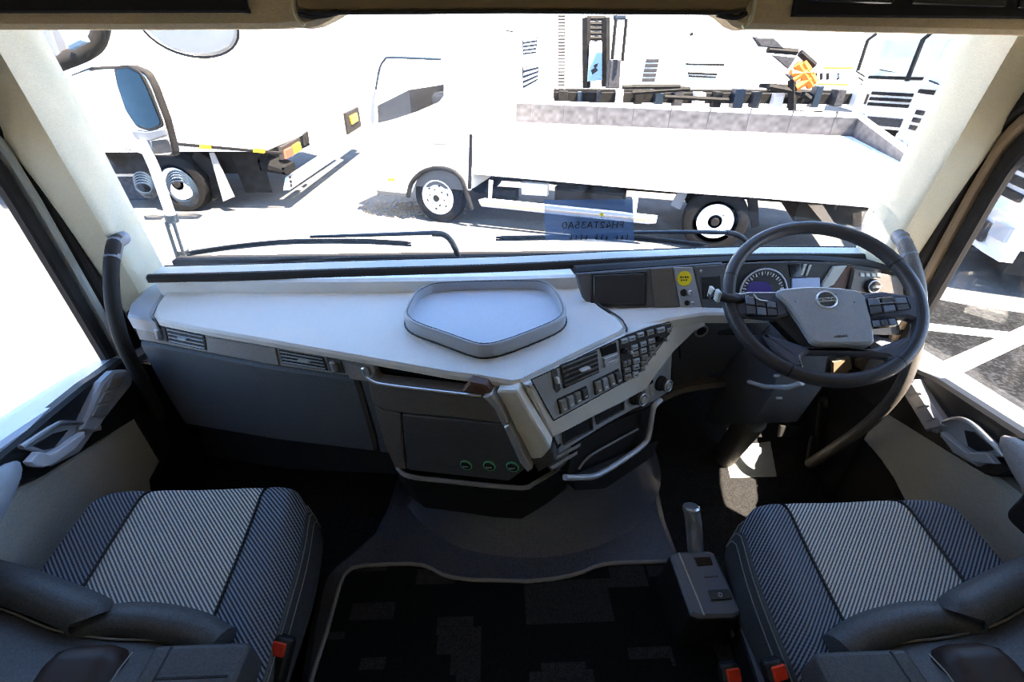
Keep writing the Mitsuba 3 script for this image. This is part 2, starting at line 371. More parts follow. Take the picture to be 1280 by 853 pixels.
# doors: frame with weatherstrip, sill, dark bezel with switches and handle, lower trim
def door(n, s):
    D = f'door_{n}'
    lab(D, 'passenger side cab door with grey lower trim and black handle panel' if s < 0 else "driver's side cab door with sunlit sill, black handle panel and grey lower trim", None, None, 'structure')
    X = s*1.12
    fr = Fr((X, 0, 0), (0, 1, 0), (0, 0, 1), toward=(0, 0, 1))
    u = 1 if fr.U[1] > 0 else -1
    sill = [(.30, .83), (.744, .800), (1.0, .772), (1.20, .742)] if s < 0 else [(.30, .79), (.71, .776), (.93, .765), (1.20, .742)]
    fz = 1.47
    def opening(d):                                   # window opening in (y, z), shrunk by d
        P = sg.Polygon([(.50, .30), (1.19, .30), (1.188, .95), (1.185, 1.2), (1.17, fz), (.50, fz)])  # unseen rear edge set forward to keep sun off the seat
        P = P.buffer(-.12 - d, quad_segs=8).buffer(.12, quad_segs=8)
        return P
    cut = sg.Polygon([(-2, -1), (3, -1), (3, sill[-1][1]), *sill[::-1], (-2, sill[0][1])])
    def band(a, b): return big((opening(a).difference(opening(b))).difference(cut))
    def sl(P, t, n0, bev=.003): return slab(fr, sa.scale(P, u, 1, origin=(0, 0)) if u < 0 else P, t, n0, bev)
    # outer skin and frame (the whole side with the window cut out)
    side = sg.Polygon([(-1.05, .05), (1.22, .05), (1.24, 1.80), (-1.05, 1.80)]).difference(opening(.07).difference(cut))
    lower = cut.intersection(sg.box(-1.05, .05, 1.24, .80))
    side = big(side.union(lower))
    add(D, sl(side, .05, -.075, .002), 'white_paint')
    inner = big(sg.Polygon([(-1.0, .60), (1.20, .60), (1.22, 1.80), (-1.0, 1.80)]).difference(opening(-.035)).difference(cut))
    add(D + '__frame_lining', sl(inner, .035, -.03), 'cream_pillar')
    for a, b, t, n0, m, nm in ((-.035, -.002, .028, -.02, 'olive', 'frame_lip'), (-.002, .050, .030, -.03, 'rubber', 'weatherstrip'), (.050, .072, .022, -.035, 'light_strip' if s < 0 else 'tan', 'frame_strip'), (.072, .108, .022, -.048, 'rubber', 'window_channel')):
        add(f'{D}__{nm}', sl(band(a, b), t, n0, .006), m)
    gl = band(.105, .112)
    g = big(opening(.10).difference(cut))
    lab(f'window_{n + 1}', 'side window glass of the passenger door' if s < 0 else "side window glass of the driver's door", None, None, 'structure')
    P = sa.scale(g, u, 1, origin=(0, 0)) if u < 0 else g
    c = np.array(sg.polygon.orient(P, 1).exterior.coords)[:-1]; tri = np.asarray(m3.triangulate([c]))
    add(f'window_{n + 1}', trimesh.Trimesh(fr.pts(c, -.045), tri, process=False), 'pane', False)
    # sill ledge
    path = [(s*1.135, y, np.interp(y, [q[0] for q in sill], [q[1] for q in sill]) - .012) for y in np.linspace(.30, 1.20, 40)]
    add(D + '__sill', sweep(path, [(-.018, -.040), (.018, -.040), (.018, .032), (.010, .042), (-.010, .042), (-.018, .032)], (-s, 0, 0)), 'satin')
    # dark bezel
    bz = Fr((s*1.085, 0, 0), (0, 1, 0), (0, 0, 1), toward=(0, 0, 1))
    tr = Fr((s*1.095, 0, 0), (0, 1, 0), (0, 0, 1), toward=(0, 0, 1))
    L = s < 0
    out = ((-160, 640), (-60, 610), (10, 600), (30, 604), (45, 602), (60, 594), (190, 512), (215, 485), (200, 455), (155, 447), (124, 470), (0, 548), (-160, 655)) if L else \
          ((1440, 650), (1330, 592), (1275, 590), (1250, 597), (1232, 596), (1215, 586), (1097, 512), (1062, 490), (1080, 462), (1130, 456), (1170, 474), (1280, 545), (1440, 655))
    o = bz.t(*out)
    back = [(u*.30, .80), (u*.30, .70)]
    far = np.array(o)[:, 0]*u
    keep = [p for p in o if p[0]*u > .34]
    P = big(sg.Polygon(o).buffer(0)).union(sg.box(*((.30, .60, .62, .79) if u > 0 else (-.62, .60, -.30, .79)))).intersection(sg.box(-1.2, .5, 1.2, .795))
    P = big(P)
    add(D + '__handle_panel', slab(bz, P, .030, -.03, .008, .02), 'black')
    # lower trim: from the bezel down to the floor
    low = tr.t(*(((-20, 640), (45, 600), (190, 505), (222, 515), (228, 540), (205, 572), (190, 600), (196, 640)) if L else ((1300, 640), (1235, 590), (1097, 505), (1064, 512), (1068, 540), (1098, 575), (1115, 600), (1140, 650))))
    low = [(u*.28, .78)] + low + [(u*.88, .34), (u*.28, .20)] if L else [(u*.30, .78)] + [p for p in low if True] + [(u*.74, .36), (u*.30, .30)]
    lp = big(sg.Polygon(low).buffer(0))
    lp = big(lp.union(sg.box(*((.28, .20, .86, .62) if u > 0 else (-.76, .34, -.30, .62)))))
    add(D + '__lower_trim', slab(tr, lp, .035, -.035, .01), 'door_trim')
    add(D + '__sill_lining', box(s*1.10, s*1.14, .28, 1.05, .12, .45, .01), 'black_soft')
    # front kick panel under the dashboard end
    add(D + '__kick_panel', box(s*1.09, s*1.13, 1.0, 1.45, .12, .62, .01), 'black_soft')
    # switch housing
    sp = bz.up(.0)
    hp = ((88, 540), (118, 478), (133, 464), (150, 462), (158, 470), (156, 482), (122, 524), (112, 540)) if L else ((1166, 540), (1128, 478), (1132, 474), (1152, 474), (1186, 524), (1190, 534))
    sw = add(D + '__switch_panel', slab(sp, poly(sp.t(*hp)), .022, 0, .006, .004), 'satin' if not L else 'panel_blue_grey')
    qs = ((118, 482), (143, 470), (118, 520), (100, 520)) if L else ((1134, 480), (1152, 478), (1182, 524), (1170, 528))
    for k in range(3):
        a0, a1 = k*.33 + .03, k*.33 + .30
        if L: q = quad(sp, ((124, 474), (148, 468), (120, 522), (97, 524)), .12, .88, a0, a1)
        else: q = quad(sp, ((1134, 479), (1153, 477), (1184, 524), (1170, 531)), .12, .88, a0, a1)
        add(sw + '__switch', slab(sp, poly(q), .006, .022, .0015), 'satin' if not L else 'grey')
    # handle recess ring, cup and pull handle
    ring = ((18, 560), (60, 533), (75, 529), (112, 532), (116, 538), (96, 566), (60, 584), (52, 574), (44, 566)) if L else ((1264, 570), (1222, 530), (1200, 524), (1180, 532), (1176, 540), (1194, 566), (1226, 584), (1238, 578), (1246, 572))
    add(D + '__handle_cup', slab(sp, poly(sp.t(*ring)), .008, 0, .003, .004), 'panel_blue_grey')
    cup = ((35, 558), (62, 542), (80, 538), (62, 560), (50, 563)) if L else ((1248, 562), (1222, 540), (1210, 538), (1215, 558), (1226, 564), (1240, 564))
    add(D + '__handle_recess', slab(sp, poly(sp.t(*cup)), .003, .008, .001), 'black')
    add(D + '__handle_surround', tube(spline([sp.t1(*p, .014) for p in (ring[:5] if L else ring[:5])], 6), .006, 8), 'silver')
    h = ((28, 578), (40, 565), (54, 568), (66, 562), (98, 540), (99, 546), (86, 562), (60, 580), (46, 585), (34, 584)) if L else ((1252, 580), (1240, 566), (1216, 566), (1184, 540), (1182, 545), (1196, 562), (1222, 577), (1236, 580))
    add(D + '__pull_handle', slab(sp.up(.012), poly(sp.up(.012).t(*h)), .016, 0, .0025), 'pull_white' if L else 'panel_blue_grey')
    # padded arm rest behind
    ar = [(s*1.075, .705, .765), (s*1.07, .63, .755), (s*1.06, .52, .745), (s*1.055, .30, .74)]
    add(D + '__arm_rest', tube(spline(ar, 4), np.r_[.006, .016, .024, .030, .036, .040, np.full(7, .045)], 12), 'panel_blue_grey' if L else 'grey')
door(1, -1); door(2, 1)

# windscreen
struct('window_1', 'large windscreen glass')
def ws(x, t):                                          # t 0 bottom, 1 top
    y = 1.335 - .20*t - .10*(abs(x)/1.05)**2.5*(1 - .2*t); return (x*(1 - .06*t), y, .90 + .66*t)
xs = np.linspace(-1.06, 1.06, 25); ts = np.linspace(0, 1, 9)
V = np.array([ws(x, t) for t in ts for x in xs]); k = len(xs)
Fq = [(a*k + i, a*k + i + 1, (a + 1)*k + i + 1, (a + 1)*k + i) for a in range(len(ts) - 1) for i in range(k - 1)]
add('window_1', (V, np.array(Fq)), 'pane', True)
# windscreen base: black seal, blue grey cowl strip behind
struct('trim_windscreen', 'black seal and pale cowl strip along the foot of the windscreen')
pa = [PZ(x, y, .955) for x, y in ((188, 352), (300, 349), (450, 344), (640, 338), (800, 330), (950, 325), (1110, 326))]
add('trim_windscreen', sweep(spline(pa, 5), [(-.006, 0), (.010, 0), (.010, .014), (.004, .020), (-.006, .020)], (0, 0, 1)), 'rubber')
pc = [p + np.array([0, .035, .004]) for p in pa]
add('trim_windscreen__cowl_strip', sweep(spline(pc, 5), [(-.030, -.01), (.030, -.01), (.030, .012), (-.030, .012)], (0, 0, 1)), 'light_strip')
pe = [p + np.array([0, .075, .012]) for p in pa]
add('trim_windscreen__cowl_edge', tube(spline(pe, 5), .004, 6), 'rubber')

# ================================================================== DASHBOARD
D = thing('dashboard', 'cream and dark grey truck dashboard with vents, switches, screen and centre console', 'dashboard')
PADZ = .92
PADF = HOR(PADZ)
A_ = PADF.t1(650, 476) - [0, 0, .005]; B_ = PADF.t1(460, 447) - [0, 0, .005]; R_ = PADF.t1(782, 411) - [0, 0, .005]
A2 = A_ + np.array([.067, -.017, -.255])
LF = PADF.t1(195, 398) - [0, 0, .005]
# left face of the centre pod (towards the passenger's knees) and right face (towards the driver)
PL = Fr(A_, A_ - B_, A_ - A2)
PR = Fr(A_, R_ - A_, A_ - A2)
PV = Fr(LF, B_ - LF, (0, 0.10, 1))                     # vents and glovebox, between the left end and the pod
# solid core
def shrink(fr, pts, n): return [fr.t1(x, y, n) for x, y in pts]
core = shrink(PL, ((462, 452), (645, 484), (690, 572), (500, 576)), -.016) + shrink(PR, ((660, 478), (838, 402), (850, 418), (800, 490), (692, 566)), -.016)
core += [np.array([x, 1.28, z]) for x in (-.40, .40) for z in (.62, .90)]
add(D + '__core', hull([p for p in core]), 'black')
core2 = [LF + PV.N*-.03, B_ + PV.N*-.03] + [PV.t1(225, 535, -.03), PV.t1(478, 572, -.03)] + [np.array([x, 1.3, z]) for x in (-1.09, -.38) for z in (.5, .90)] + [np.array([-1.09, 1.14, .88])]
add(D + '__core', hull(core2), 'black_soft')
core3 = [np.array(p) for p in ((.30, 1.10, .86), (.45, 1.17, .62), (1.08, 1.20, .62), (1.08, 1.18, .86), (.30, 1.35, .93), (1.08, 1.35, .93), (.30, 1.35, .62), (1.08, 1.35, .62))]
add(D + '__core', hull(core3), 'black_soft')
# top pad
pad = PADF.t((206, 366), (197, 378), (191, 392), (197, 400), (240, 409), (330, 425), (460, 448), (560, 466), (600, 471), (640, 478), (652, 476), (700, 452), (745, 430), (775, 416), (782, 410), (774, 398), (752, 384), (738, 372), (729, 358), (722, 343))
py0 = PADF.t((206, 366))[0]
pad = pad + [(pad[-1][0] + .01, 1.245), (pad[0][0], 1.245)]
add(D + '__top_pad', slab(PADF, pad, .017, -.017, .006, .004), 'cream')
# rear lip of the pad and a grey shoulder at the far left
lp = [np.array([x, y, PADZ + .008]) for x, y in ((pad[0][0] - .01, 1.218), (-.6, 1.20), (-.2, 1.195), (pad[-3][0] + .0, 1.205))]
add(D + '__rear_lip', sweep(spline(lp, 6), [(-.035, -.02), (.03, -.02), (.03, .026), (.008, .026), (-.035, -.008)], (0, 0, 1)), 'cream')
sh = PADF.up(-.006).t((190, 352), (210, 352), (206, 366), (195, 380), (189, 392), (196, 402), (158, 394), (162, 380))
add(D + '__end_shoulder', slab(PADF.up(-.006), poly(sh), .04, -.04, .006, .003), 'panel_blue_grey')
# tray moulded on the pad
TR = HOR(.954)
to = TR.t((505, 392), (508, 380), (517, 365), (530, 357), (548, 352), (600, 349.5), (660, 349), (680, 351), (693, 358), (702, 370), (708, 384), (706, 394), (692, 404), (650, 421), (622, 430), (606, 432), (590, 430), (550, 416), (515, 403))
tp = rounded(poly(spline(to, 4, True)), .03)
tp = tp.simplify(.0004); tin = tp.buffer(-.009, quad_segs=6)
tr_ = add(D + '__tray', slab(TR, sg.Polygon(tp.exterior.coords, [tin.exterior.coords]), .040, -.040, .004), 'panel_blue_grey')
add(tr_ + '__tray_floor', slab(TR, tin.buffer(.002), .008, -.036, .001), 'tray_floor')
# shadow gaps drawn in as black tubes: under the pad's front edge, round the tray's foot, along the lid joint
gp = [PADF.up(-.019).t1(*p) for p in ((200, 403), (240, 411), (330, 427), (460, 450), (560, 468), (600, 473), (640, 480), (652, 478), (700, 454), (745, 432), (775, 418))]
add(D + '__edge_shadow_gap', tube(np.array(gp), .0030, 6), 'black')
gt = HOR(PADZ + .001)
tq = np.array(tp.buffer(.0015).exterior.coords)[:-1]
add(tr_ + '__foot_shadow_gap', tube(gt.pts(tq), .0022, 6, closed=True), 'black')
add(tr_ + '__rim_line', tube(HOR(.9535).pts(np.array(tin.exterior.coords)[:-1]), .0012, 5, closed=True), 'dark_grey')
gl_ = [PADF.t1(*p, .0005) for p in ((740, 374), (753, 384), (775, 398), (783, 410), (783, 415))]
add(D + '__joint_shadow_gap', tube(spline(gl_, 4), .0024, 6), 'black')
# ---- vent strip and glovebox
def pv(q, t, m, nm, n0=-.02, bev=.002, rnd=0.0, fr=PV, parent=D):
    return add(f'{parent}__{nm}', slab(fr, poly(fr.t(*q)), t, n0, bev, rnd), m)
pv(((160, 399), (190, 401), (330, 428), (462, 452), (474, 478), (440, 474), (330, 458), (170, 427)), .022, 'grey', 'vent_strip', -.03, .004)
S = PV.up(-.008)
def louvres(parent, fr, q, n, m_back='black', m='grey', depth=.006, nm='louvre'):
    add(parent + '__backing', slab(fr, poly(fr.t(*q)), .002, 0, .0005), m_back)
    for i in range(n):
        b = (i + .5)/n
        add(f'{parent}__{nm}', slab(fr, poly(quad(fr, q, .03, .97, b - .20/n, b + .10/n)), depth, .002, .001), m)
for q, knob, tab in ((((209, 409), (256, 419), (259, 438), (213, 428)), ((191, 406), (207, 409), (211, 427), (195, 424)), (.45, .40)),
                     (((349, 437), (405, 447), (410, 463), (354, 454)), ((408, 446), (427, 451), (431, 467), (412, 463)), (.55, .42))):
    v = lab(free(D + '__air_vent'), 'black louvred air vent')
    louvres(v, S, q, 4, 'black', 'panel_blue_grey', .0035)
    add(v + '__vane_tab', slab(S, poly(quad(S, q, tab[0] - .10, tab[0] + .14, tab[1] - .05, tab[1] + .04)), .010, .004, .002), 'light_strip')
    k = add(D + '__vent_control', slab(S, poly(S.t(*knob)), .003, 0, .001, .002), 'dark_grey')
    add(k + '__thumb_wheel', slab(S, poly(quad(S, knob, .3, .7, .12, .88)), .010, .003, .004, .004), 'silver')
for q in (((260, 421), (345, 435), (350, 456), (263, 440)), ((432, 453), (460, 458), (468, 478), (438, 473))):
    pv(q, .004, 'grey', 'blank_panel', 0, .0015, .002, S)
pv(((164, 430), (330, 462), (440, 478), (447, 500), (463, 556), (466, 572), (340, 556), (225, 536), (196, 490)), .024, 'dark_grey', 'glovebox', -.04, .008, .01)
pv(((444, 479), (474, 483), (482, 510), (496, 566), (500, 576), (470, 572), (464, 545), (450, 500)), .022, 'dark_grey', 'filler_panel', -.04, .004)
pv(((225, 537), (340, 557), (466, 573), (500, 578), (500, 612), (340, 602), (240, 585)), .02, 'black_soft', 'under_panel', -.07, .006)

# ---- pod, left face
pl = lambda q, t, m, nm, n0=0.0, bev=.002, rnd=0.0, parent=D: pv(q, t, m, nm, n0, bev, rnd, PL, parent)
def bulge(q):                                            # outline with a curved left side
    return q
pl(((466, 452), (470, 462), (480, 468), (575, 479), (612, 484), (622, 494), (632, 517), (575, 511), (520, 506), (490, 502), (474, 494)), .034, 'pod', 'shelf_front', 0, .004, .006)
rimp = [PL.t1(*p, .036) for p in ((463, 449), (467, 459), (475, 465), (490, 469), (540, 475), (585, 480), (608, 482))]
add(D + '__shelf_rim', tube(spline(rimp, 5), .0035, 8), 'silver')
add(D + '__shelf_cover', slab(PL, poly(PL.t((592, 468), (612, 472), (622, 484), (610, 485), (582, 480))), .03, 0, .004), 'brown')
pl(((475, 497), (490, 504), (508, 508), (511, 558), (514, 577), (500, 575), (487, 545)), .030, 'pod', 'drawer_side', 0, .003, .004)
pl(((509, 508), (575, 514), (634, 520), (648, 545), (664, 572), (640, 590), (580, 584), (515, 577)), .030, 'dark_grey', 'drawer', 0, .003, .004)
for x, y in ((583, 581), (612, 582), (641, 583)):
    f = PL.up(.030); u, v = f.t((x, y))[0]
    r = .0135
    k = lab(free(D + '__socket'), 'round socket with a green ring')
    add(k + '__cap', lathe([(r*.95, -.006), (r*.95, .003), (r*.7, .006), (r*.3, .0065)], f, u, v, 20), 'gloss_black')
    add(k + '__green_ring', ringm(f, u, v, r, .0022, .002), 'ring_green')
    add(k + '__grip', fbox(f, u - r*.55, u + r*.55, v - .0018, v + .0018, .005, .009, .001), 'grey')
# light trim down the right edge of the pod
pl(((609, 482), (620, 480), (630, 490), (641, 514), (634, 518), (624, 497), (616, 488)), .040, 'satin', 'pod_trim', 0, .003, .002)
pl(((635, 519), (642, 515), (662, 557), (670, 570), (664, 575), (655, 564)), .040, 'satin', 'pod_trim', 0, .003, .002)
pl(((624, 478), (650, 478), (662, 500), (691, 549), (680, 562), (668, 563), (643, 514), (631, 488)), .030, 'cream', 'corner_panel', 0, .004, .005)
pl(((667, 564), (680, 560), (693, 552), (697, 566), (676, 580)), .028, 'dark_grey', 'corner_foot', 0, .003)

# ---- pod, right face: cream frame, blue grey switch panel
pr_ = lambda q, t, m, nm, n0=0.0, bev=.002, rnd=0.0, parent=D: pv(q, t, m, nm, n0, bev, rnd, PR, parent)
outer = ((652, 479), (700, 456), (745, 434), (783, 414), (800, 407), (842, 397), (880, 391), (906, 391), (905, 396), (884, 402), (862, 413), (836, 438), (818, 461), (801, 485), (770, 502), (737, 518), (692, 541), (684, 545))
inner_ = ((664, 475), (700, 458.5), (745, 437), (783, 419.5), (812, 409), (838, 402.5), (841, 407), (837, 417), (819, 441), (801, 464), (790, 473), (774, 481), (692, 526))
pr_(outer, .022, 'cream', 'switch_frame', -.004, .005, .002)
PI = PR.up(.018)
sp_ = add(D + '__switch_panel', slab(PI, poly(PI.t(*inner_)), .002, -.001, .0005), 'panel_blue_grey')
PI = PR.up(.0195)
sc = 5.685
z3 = lambda *pts: tuple((660 + x/sc, 390 + y/sc) for x, y in pts)
# black groove round the panel
gi = poly(PI.t(*inner_))
add(D + '__panel_groove', slab(PI, sg.Polygon(gi.buffer(.0015).exterior.coords, [gi.buffer(-.0012).exterior.coords]), .0006, -.0003, .0001), 'black')
v = lab(free(D + '__air_vent'), 'large black louvred air vent on the switch panel')
louvres(v, PI, z3((222, 378), (488, 275), (502, 430), (252, 545)), 5, 'black', 'pod', .0035)
add(v + '__vane_tab', slab(PI, poly(PI.t(*z3((345, 405), (410, 380), (415, 393), (350, 418)))), .012, .004, .002), 'white')
vc = add(D + '__vent_control', slab(PI, poly(PI.t(*z3((160, 412), (198, 398), (232, 548), (205, 575), (182, 545)))), .002, 0, .0008), 'dark_grey')
add(vc + '__thumb_wheel', slab(PI, poly(PI.t(*z3((176, 465), (205, 455), (215, 500), (188, 512)))), .008, .002, .003, .003), 'white')
ds = add(D + '__small_display', slab(PI, poly(PI.t(*z3((512, 258), (620, 212), (630, 282), (524, 318)))), .003, 0, .001), 'gloss_black')
for q in (((530, 330), (630, 290), (634, 318), (534, 358)), ((534, 364), (634, 324), (638, 352), (540, 395))):
    add(D + '__button', slab(PI, poly(PI.t(*z3(*q))), .005, 0, .0015), 'satin')
def switch_row(q, n):
    add(D + '__switch_recess', slab(PI, poly(PI.t(*z3(*q))), .0015, 0, .0005), 'black')
    for i in range(n):
        a0, a1 = (i + .12)/n, (i + .9)/n
        k = add(D + '__switch', slab(PI, poly(quad(PI, z3(*q), a0, a1, .10, .96)), .007, .0015, .002), ('dark_grey', 'panel_blue_grey', 'grey')[i % 3] if i else 'grey')
        add(k + '__mark', slab(PI, poly(quad(PI, z3(*q), a0 + .05, a1 - .05, .66, .76)), .0007, .0085, .0002), 'white')
switch_row(((203, 622), (412, 525), (424, 603), (226, 728)), 4)
switch_row(((458, 492), (640, 405), (664, 495), (474, 592)), 4)
btn = [(650, 195, 46, 32), (705, 178, 46, 32), (765, 152, 46, 32), (832, 134, 48, 34), (903, 118, 56, 34),
       (725, 240, 44, 34), (785, 216, 44, 32), (845, 196, 44, 32),
       (728, 288, 44, 32), (787, 264, 44, 32), (846, 242, 46, 32),
       (668, 352, 22, 36), (696, 342, 22, 36), (738, 335, 44, 34), (796, 310, 44, 32), (852, 284, 44, 34),
       (672, 402, 46, 32), (735, 378, 44, 36), (794, 352, 44, 34),
       (676, 448, 46, 40), (735, 426, 40, 44), (790, 392, 30, 30), (978, 118, 26, 30)]
bq = poly(PI.t(*z3((642, 190), (700, 162), (900, 96), (1016, 84), (1008, 150), (950, 215), (880, 290), (830, 350), (790, 420), (740, 470), (676, 502), (664, 420))))
add(D + '__switch_recess', slab(PI, bq, .0015, 0, .0005), 'black')
for x, y, w, h in btn:
    w2, sl_ = w, -.40*w
    q = z3((x, y), (x + w2, y + sl_*.7), (x + w2 + 4, y + sl_*.7 + h), (x + 4, y + h))
    k = add(D + '__button', slab(PI, poly(PI.t(*q)), .0055, .001, .0015), ('grey', 'panel_blue_grey')[(x + y) % 2])
    add(k + '__mark', slab(PI, poly(quad(PI, q, .25, .75, .4, .62)), .0006, .0065, .0002), 'dark_grey')
for x, y, hx, hy in ((705, 282, 672, 275), (958, 193, 918, 190)):
    p = PI.t(*z3((hx, hy)))[0]
    k = add(D + '__small_knob', disc(PI, *p, .0075, 0, .010, .002, 18), 'gloss_black')
    p = PI.t(*z3((x, y)))[0]
    add(k + '__knob_cap', disc(PI, *p, .0050, .003, .016, .002, 18), 'silver')
# lower band of the right face with two dark slots and two dials
low_ = ((691, 543), (737, 520), (770, 504), (801, 487), (819, 463), (838, 441), (836, 488), (815, 501), (790, 511), (755, 530), (697, 566))
pr_(low_, .016, 'panel_blue_grey', 'lower_band', -.010, .002)
PB = PR.up(.0065)
for q in (((703, 538), (737, 519.5), (738.5, 536), (705, 553.5)), ((744, 515.5), (777, 497.5), (777.5, 511), (746.5, 528))):
    k = add(D + '__storage_slot', slab(PB, sg.Polygon(poly(PB.t(*q)).buffer(.004, join_style=2).exterior.coords, [PB.t(*q)]), .007, 0, .002), 'dark_grey')
    add(k + '__slot_back', slab(PB, poly(PB.t(*q)), .001, 0, .0003), 'black')
for x, y in ((797, 497), (828.5, 480)):
    u, v = PB.t((x, y))[0]
    k = lab(free(D + '__dial'), 'round climate dial with a bright ring')
    add(k + '__collar', disc(PB, *PB.t((x - 4, y - 1))[0], .0215, 0, .010, .004), 'rubber')
    add(k + '__cap', lathe([(.0185, .0), (.0175, .016), (.0160, .019), (.006, .0195)], PB, u, v, 24), 'dark_grey')
    add(k + '__bright_ring', ringm(PB, u, v, .0160, .0022, .019), 'silver')
    add(k + '__dial_face', disc(PB, u, v, .0105, .019, .0215, .001), 'light_strip')
for q in (((804, 486), (809, 483), (810, 489), (805, 492)), ((810, 482.5), (815, 480), (816, 486), (811, 488.5)), ((805.5, 493), (810, 490), (811, 496), (806.5, 499)), ((811.5, 489.5), (816, 487), (817, 493), (812.5, 495.5))):
    add(D + '__button', slab(PB, poly(PB.t(*q)), .005, 0, .001), 'light_strip')
add(D + '__small_display', slab(PB, poly(PB.t((801, 481), (815, 473), (816, 478), (802, 486))), .003, 0, .001), 'gloss_black')
# ---- right side: cream ledge under the screen, screen panel, instrument hood
PS = Fr(PY(745, 384, 1.075), PY(880, 386, 1.075) - PY(745, 384, 1.075), np.array([0, .055, .10]))
ledge_z = float(PY(800, 386, 1.075)[2]) - .002
LZ = HOR(ledge_z)
lq = LZ.t((739, 372), (752, 383), (774, 397), (783, 411), (783, 415), (800, 408), (842, 398), (880, 392), (1000, 392), (1130, 394), (1130, 380), (900, 384), (745, 378))
add(D + '__screen_ledge', slab(LZ, poly(lq), .03, -.03, .006), 'cream')
ps = lambda q, t, m, nm, n0=0.0, bev=.002, rnd=0.0, parent=D: pv(q, t, m, nm, n0, bev, rnd, PS, parent)
ps(((720, 341), (812, 334), (905, 327), (907, 388), (849, 386), (800, 385.5), (745, 383.5), (737, 380), (729, 371), (724, 356)), .012, 'screen_grey', 'screen_panel', -.02, .004, .003)
PSn = PS.up(-.008)
ds = pv(((738, 342), (809, 339), (808, 383), (738, 383)), .004, 'black', 'display', 0, .002, .003, PSn)
pv(((742, 344.5), (805, 342), (804.5, 380), (742, 380.5)), .002, 'display', 'display_screen', .003, .001, .002, PSn, ds)
pv(((813, 336), (839, 334.5), (848, 384), (818, 384.5)), .004, 'pod', 'blank_panel', 0, .0015, .002, PSn)
ctl = pv(((841, 334.5), (865, 334), (877, 386), (850, 384.5)), .003, 'panel_blue_grey', 'control_column', 0, .0015, .002, PSn)
ctl2 = pv(((867, 334), (906, 331), (907, 387), (879, 386)), .003, 'screen_grey', 'control_column', 0, .0015, .002, PSn)
u, v = PSn.t((854.8, 348.5))[0]
st = add(D + '__sticker', disc(PSn, u, v, .0205, .003, .0042, .0003), 'yellow')
fs = PSn.up(.0043)
for row, dy in ((0, .0035), (1, -.0045)):
    for i, w in enumerate((.005, .004, .005, .005) if row == 0 else (.004, .004, .005)):
        x0 = -.012 + i*.0062 + row*.002
        add(st + '__print', cat(fbox(fs, u + x0, u + x0 + w, v + dy - .0007, v + dy + .0012, 0, .0004, .0001), fbox(fs, u + x0 + .001, u + x0 + w - .001, v + dy - .0024, v + dy + .0028, 0, .0003, .0001)), 'black', False)
for x, y, r, hx in ((860.5, 366.5, .0075, 854), (863, 379.5, .0055, 858)):
    u, v = PSn.t((x, y))[0]
    k = add(D + '__small_knob', disc(PSn, u, v, r, .002, .016, .002, 18), 'silver')
    add(k + '__knob_collar', disc(PSn, *PSn.t((hx, y - .5))[0], r*1.3, .002, .005, .001, 18), 'black')
pv(((876, 347), (899, 345.5), (901, 373), (878, 374)), .004, 'black', 'switch_recess', .002, .001, 0, PSn)
u, v = PSn.t((875.5, 339))[0]; add(D + '__screw', disc(PSn, u, v, .004, .002, .005, .001, 12), 'light_strip')

HDp = [PZ(x, y, .965) for x, y in ((720, 339.5), (810, 333), (905, 326), (1000, 324), (1085, 332), (1120, 340))]
add(D + '__instrument_hood', sweep(spline([p + np.array([0, .012, -.006]) for p in HDp], 6), [(-.045, -.012), (.02, -.012), (.02, .008), (.0, .014), (-.045, .006)], (0, 0, 1)), 'rubber')
# instrument panel behind the steering wheel
PC = Fr(PY(905, 388, 1.13), (1, 0, 0), (0, .35, 1))
pc = lambda q, t, m, nm, n0=0.0, bev=.002, rnd=0.0, parent=D: pv(q, t, m, nm, n0, bev, rnd, PC, parent)
pc(((900, 330), (1000, 327), (1060, 329), (1140, 342), (1150, 420), (900, 420)), .01, 'black', 'instrument_panel', -.02, .003)
PCn = PC.up(-.010)
u, v = PCn.t((953, 366))[0]
ga = lab(free(D + '__gauge'), 'round gauge with light ticks and a purple display')
R = .068
add(ga + '__dial_face', disc(PCn, u, v, R, 0, .002, .0005, 40), 'gauge')
th = np.radians(np.linspace(-8, 188, 40))
add(ga + '__bright_ring', tube(np.array([PCn.at(u + R*math.cos(a), v + R*math.sin(a), .004) for a in th]), .0028, 8, upv=PCn.N), 'satin')
for i in range(23):
    a = math.radians(-5 + 190*i/22); r0, r1 = R*(.80 if i % 2 else .74), R*.90
    p, q = [np.array([u + r*math.cos(a), v + r*math.sin(a)]) for r in (r0, r1)]
    t = np.array([-math.sin(a), math.cos(a)])*(.0010 if i % 2 else .0018)
    add(ga + '__tick', slab(PCn, poly([p - t, q - t, q + t, p + t]), .0006, .002, .0002), 'white', False)
add(ga + '__purple_display', slab(PCn, poly(PCn.t((932, 366), (933, 356), (940, 352), (956, 352), (963, 357), (966, 366))), .002, .002, .0005), 'cluster_purple')
cd = add(D + '__centre_display', slab(PCn, poly(PCn.t((989, 348), (1024, 347), (1025, 362), (989, 362))), .003, 0, .001), 'cluster_blue')
add(D + '__centre_display_hood', slab(PCn, poly(PCn.t((985, 330), (1000, 329), (1003, 346), (988, 347))), .003, 0, .001), 'gloss_black')
for q in (((1004, 330), (1008, 330), (1003, 344), (1000, 344)), ((1011, 331), (1014, 331), (1008, 345), (1006, 345))):  # pale diagonal bars painted as glare over the instruments
    add(D + '__painted_glare', slab(PCn, poly(PCn.t(*q)), .004, 0, .001), 'light_strip')
add(D + '__painted_glare', slab(PCn, poly(PCn.t((1040, 333), (1057, 332), (1040, 356), (1026, 362), (1026, 355))), .008, 0, .002), 'light_strip')
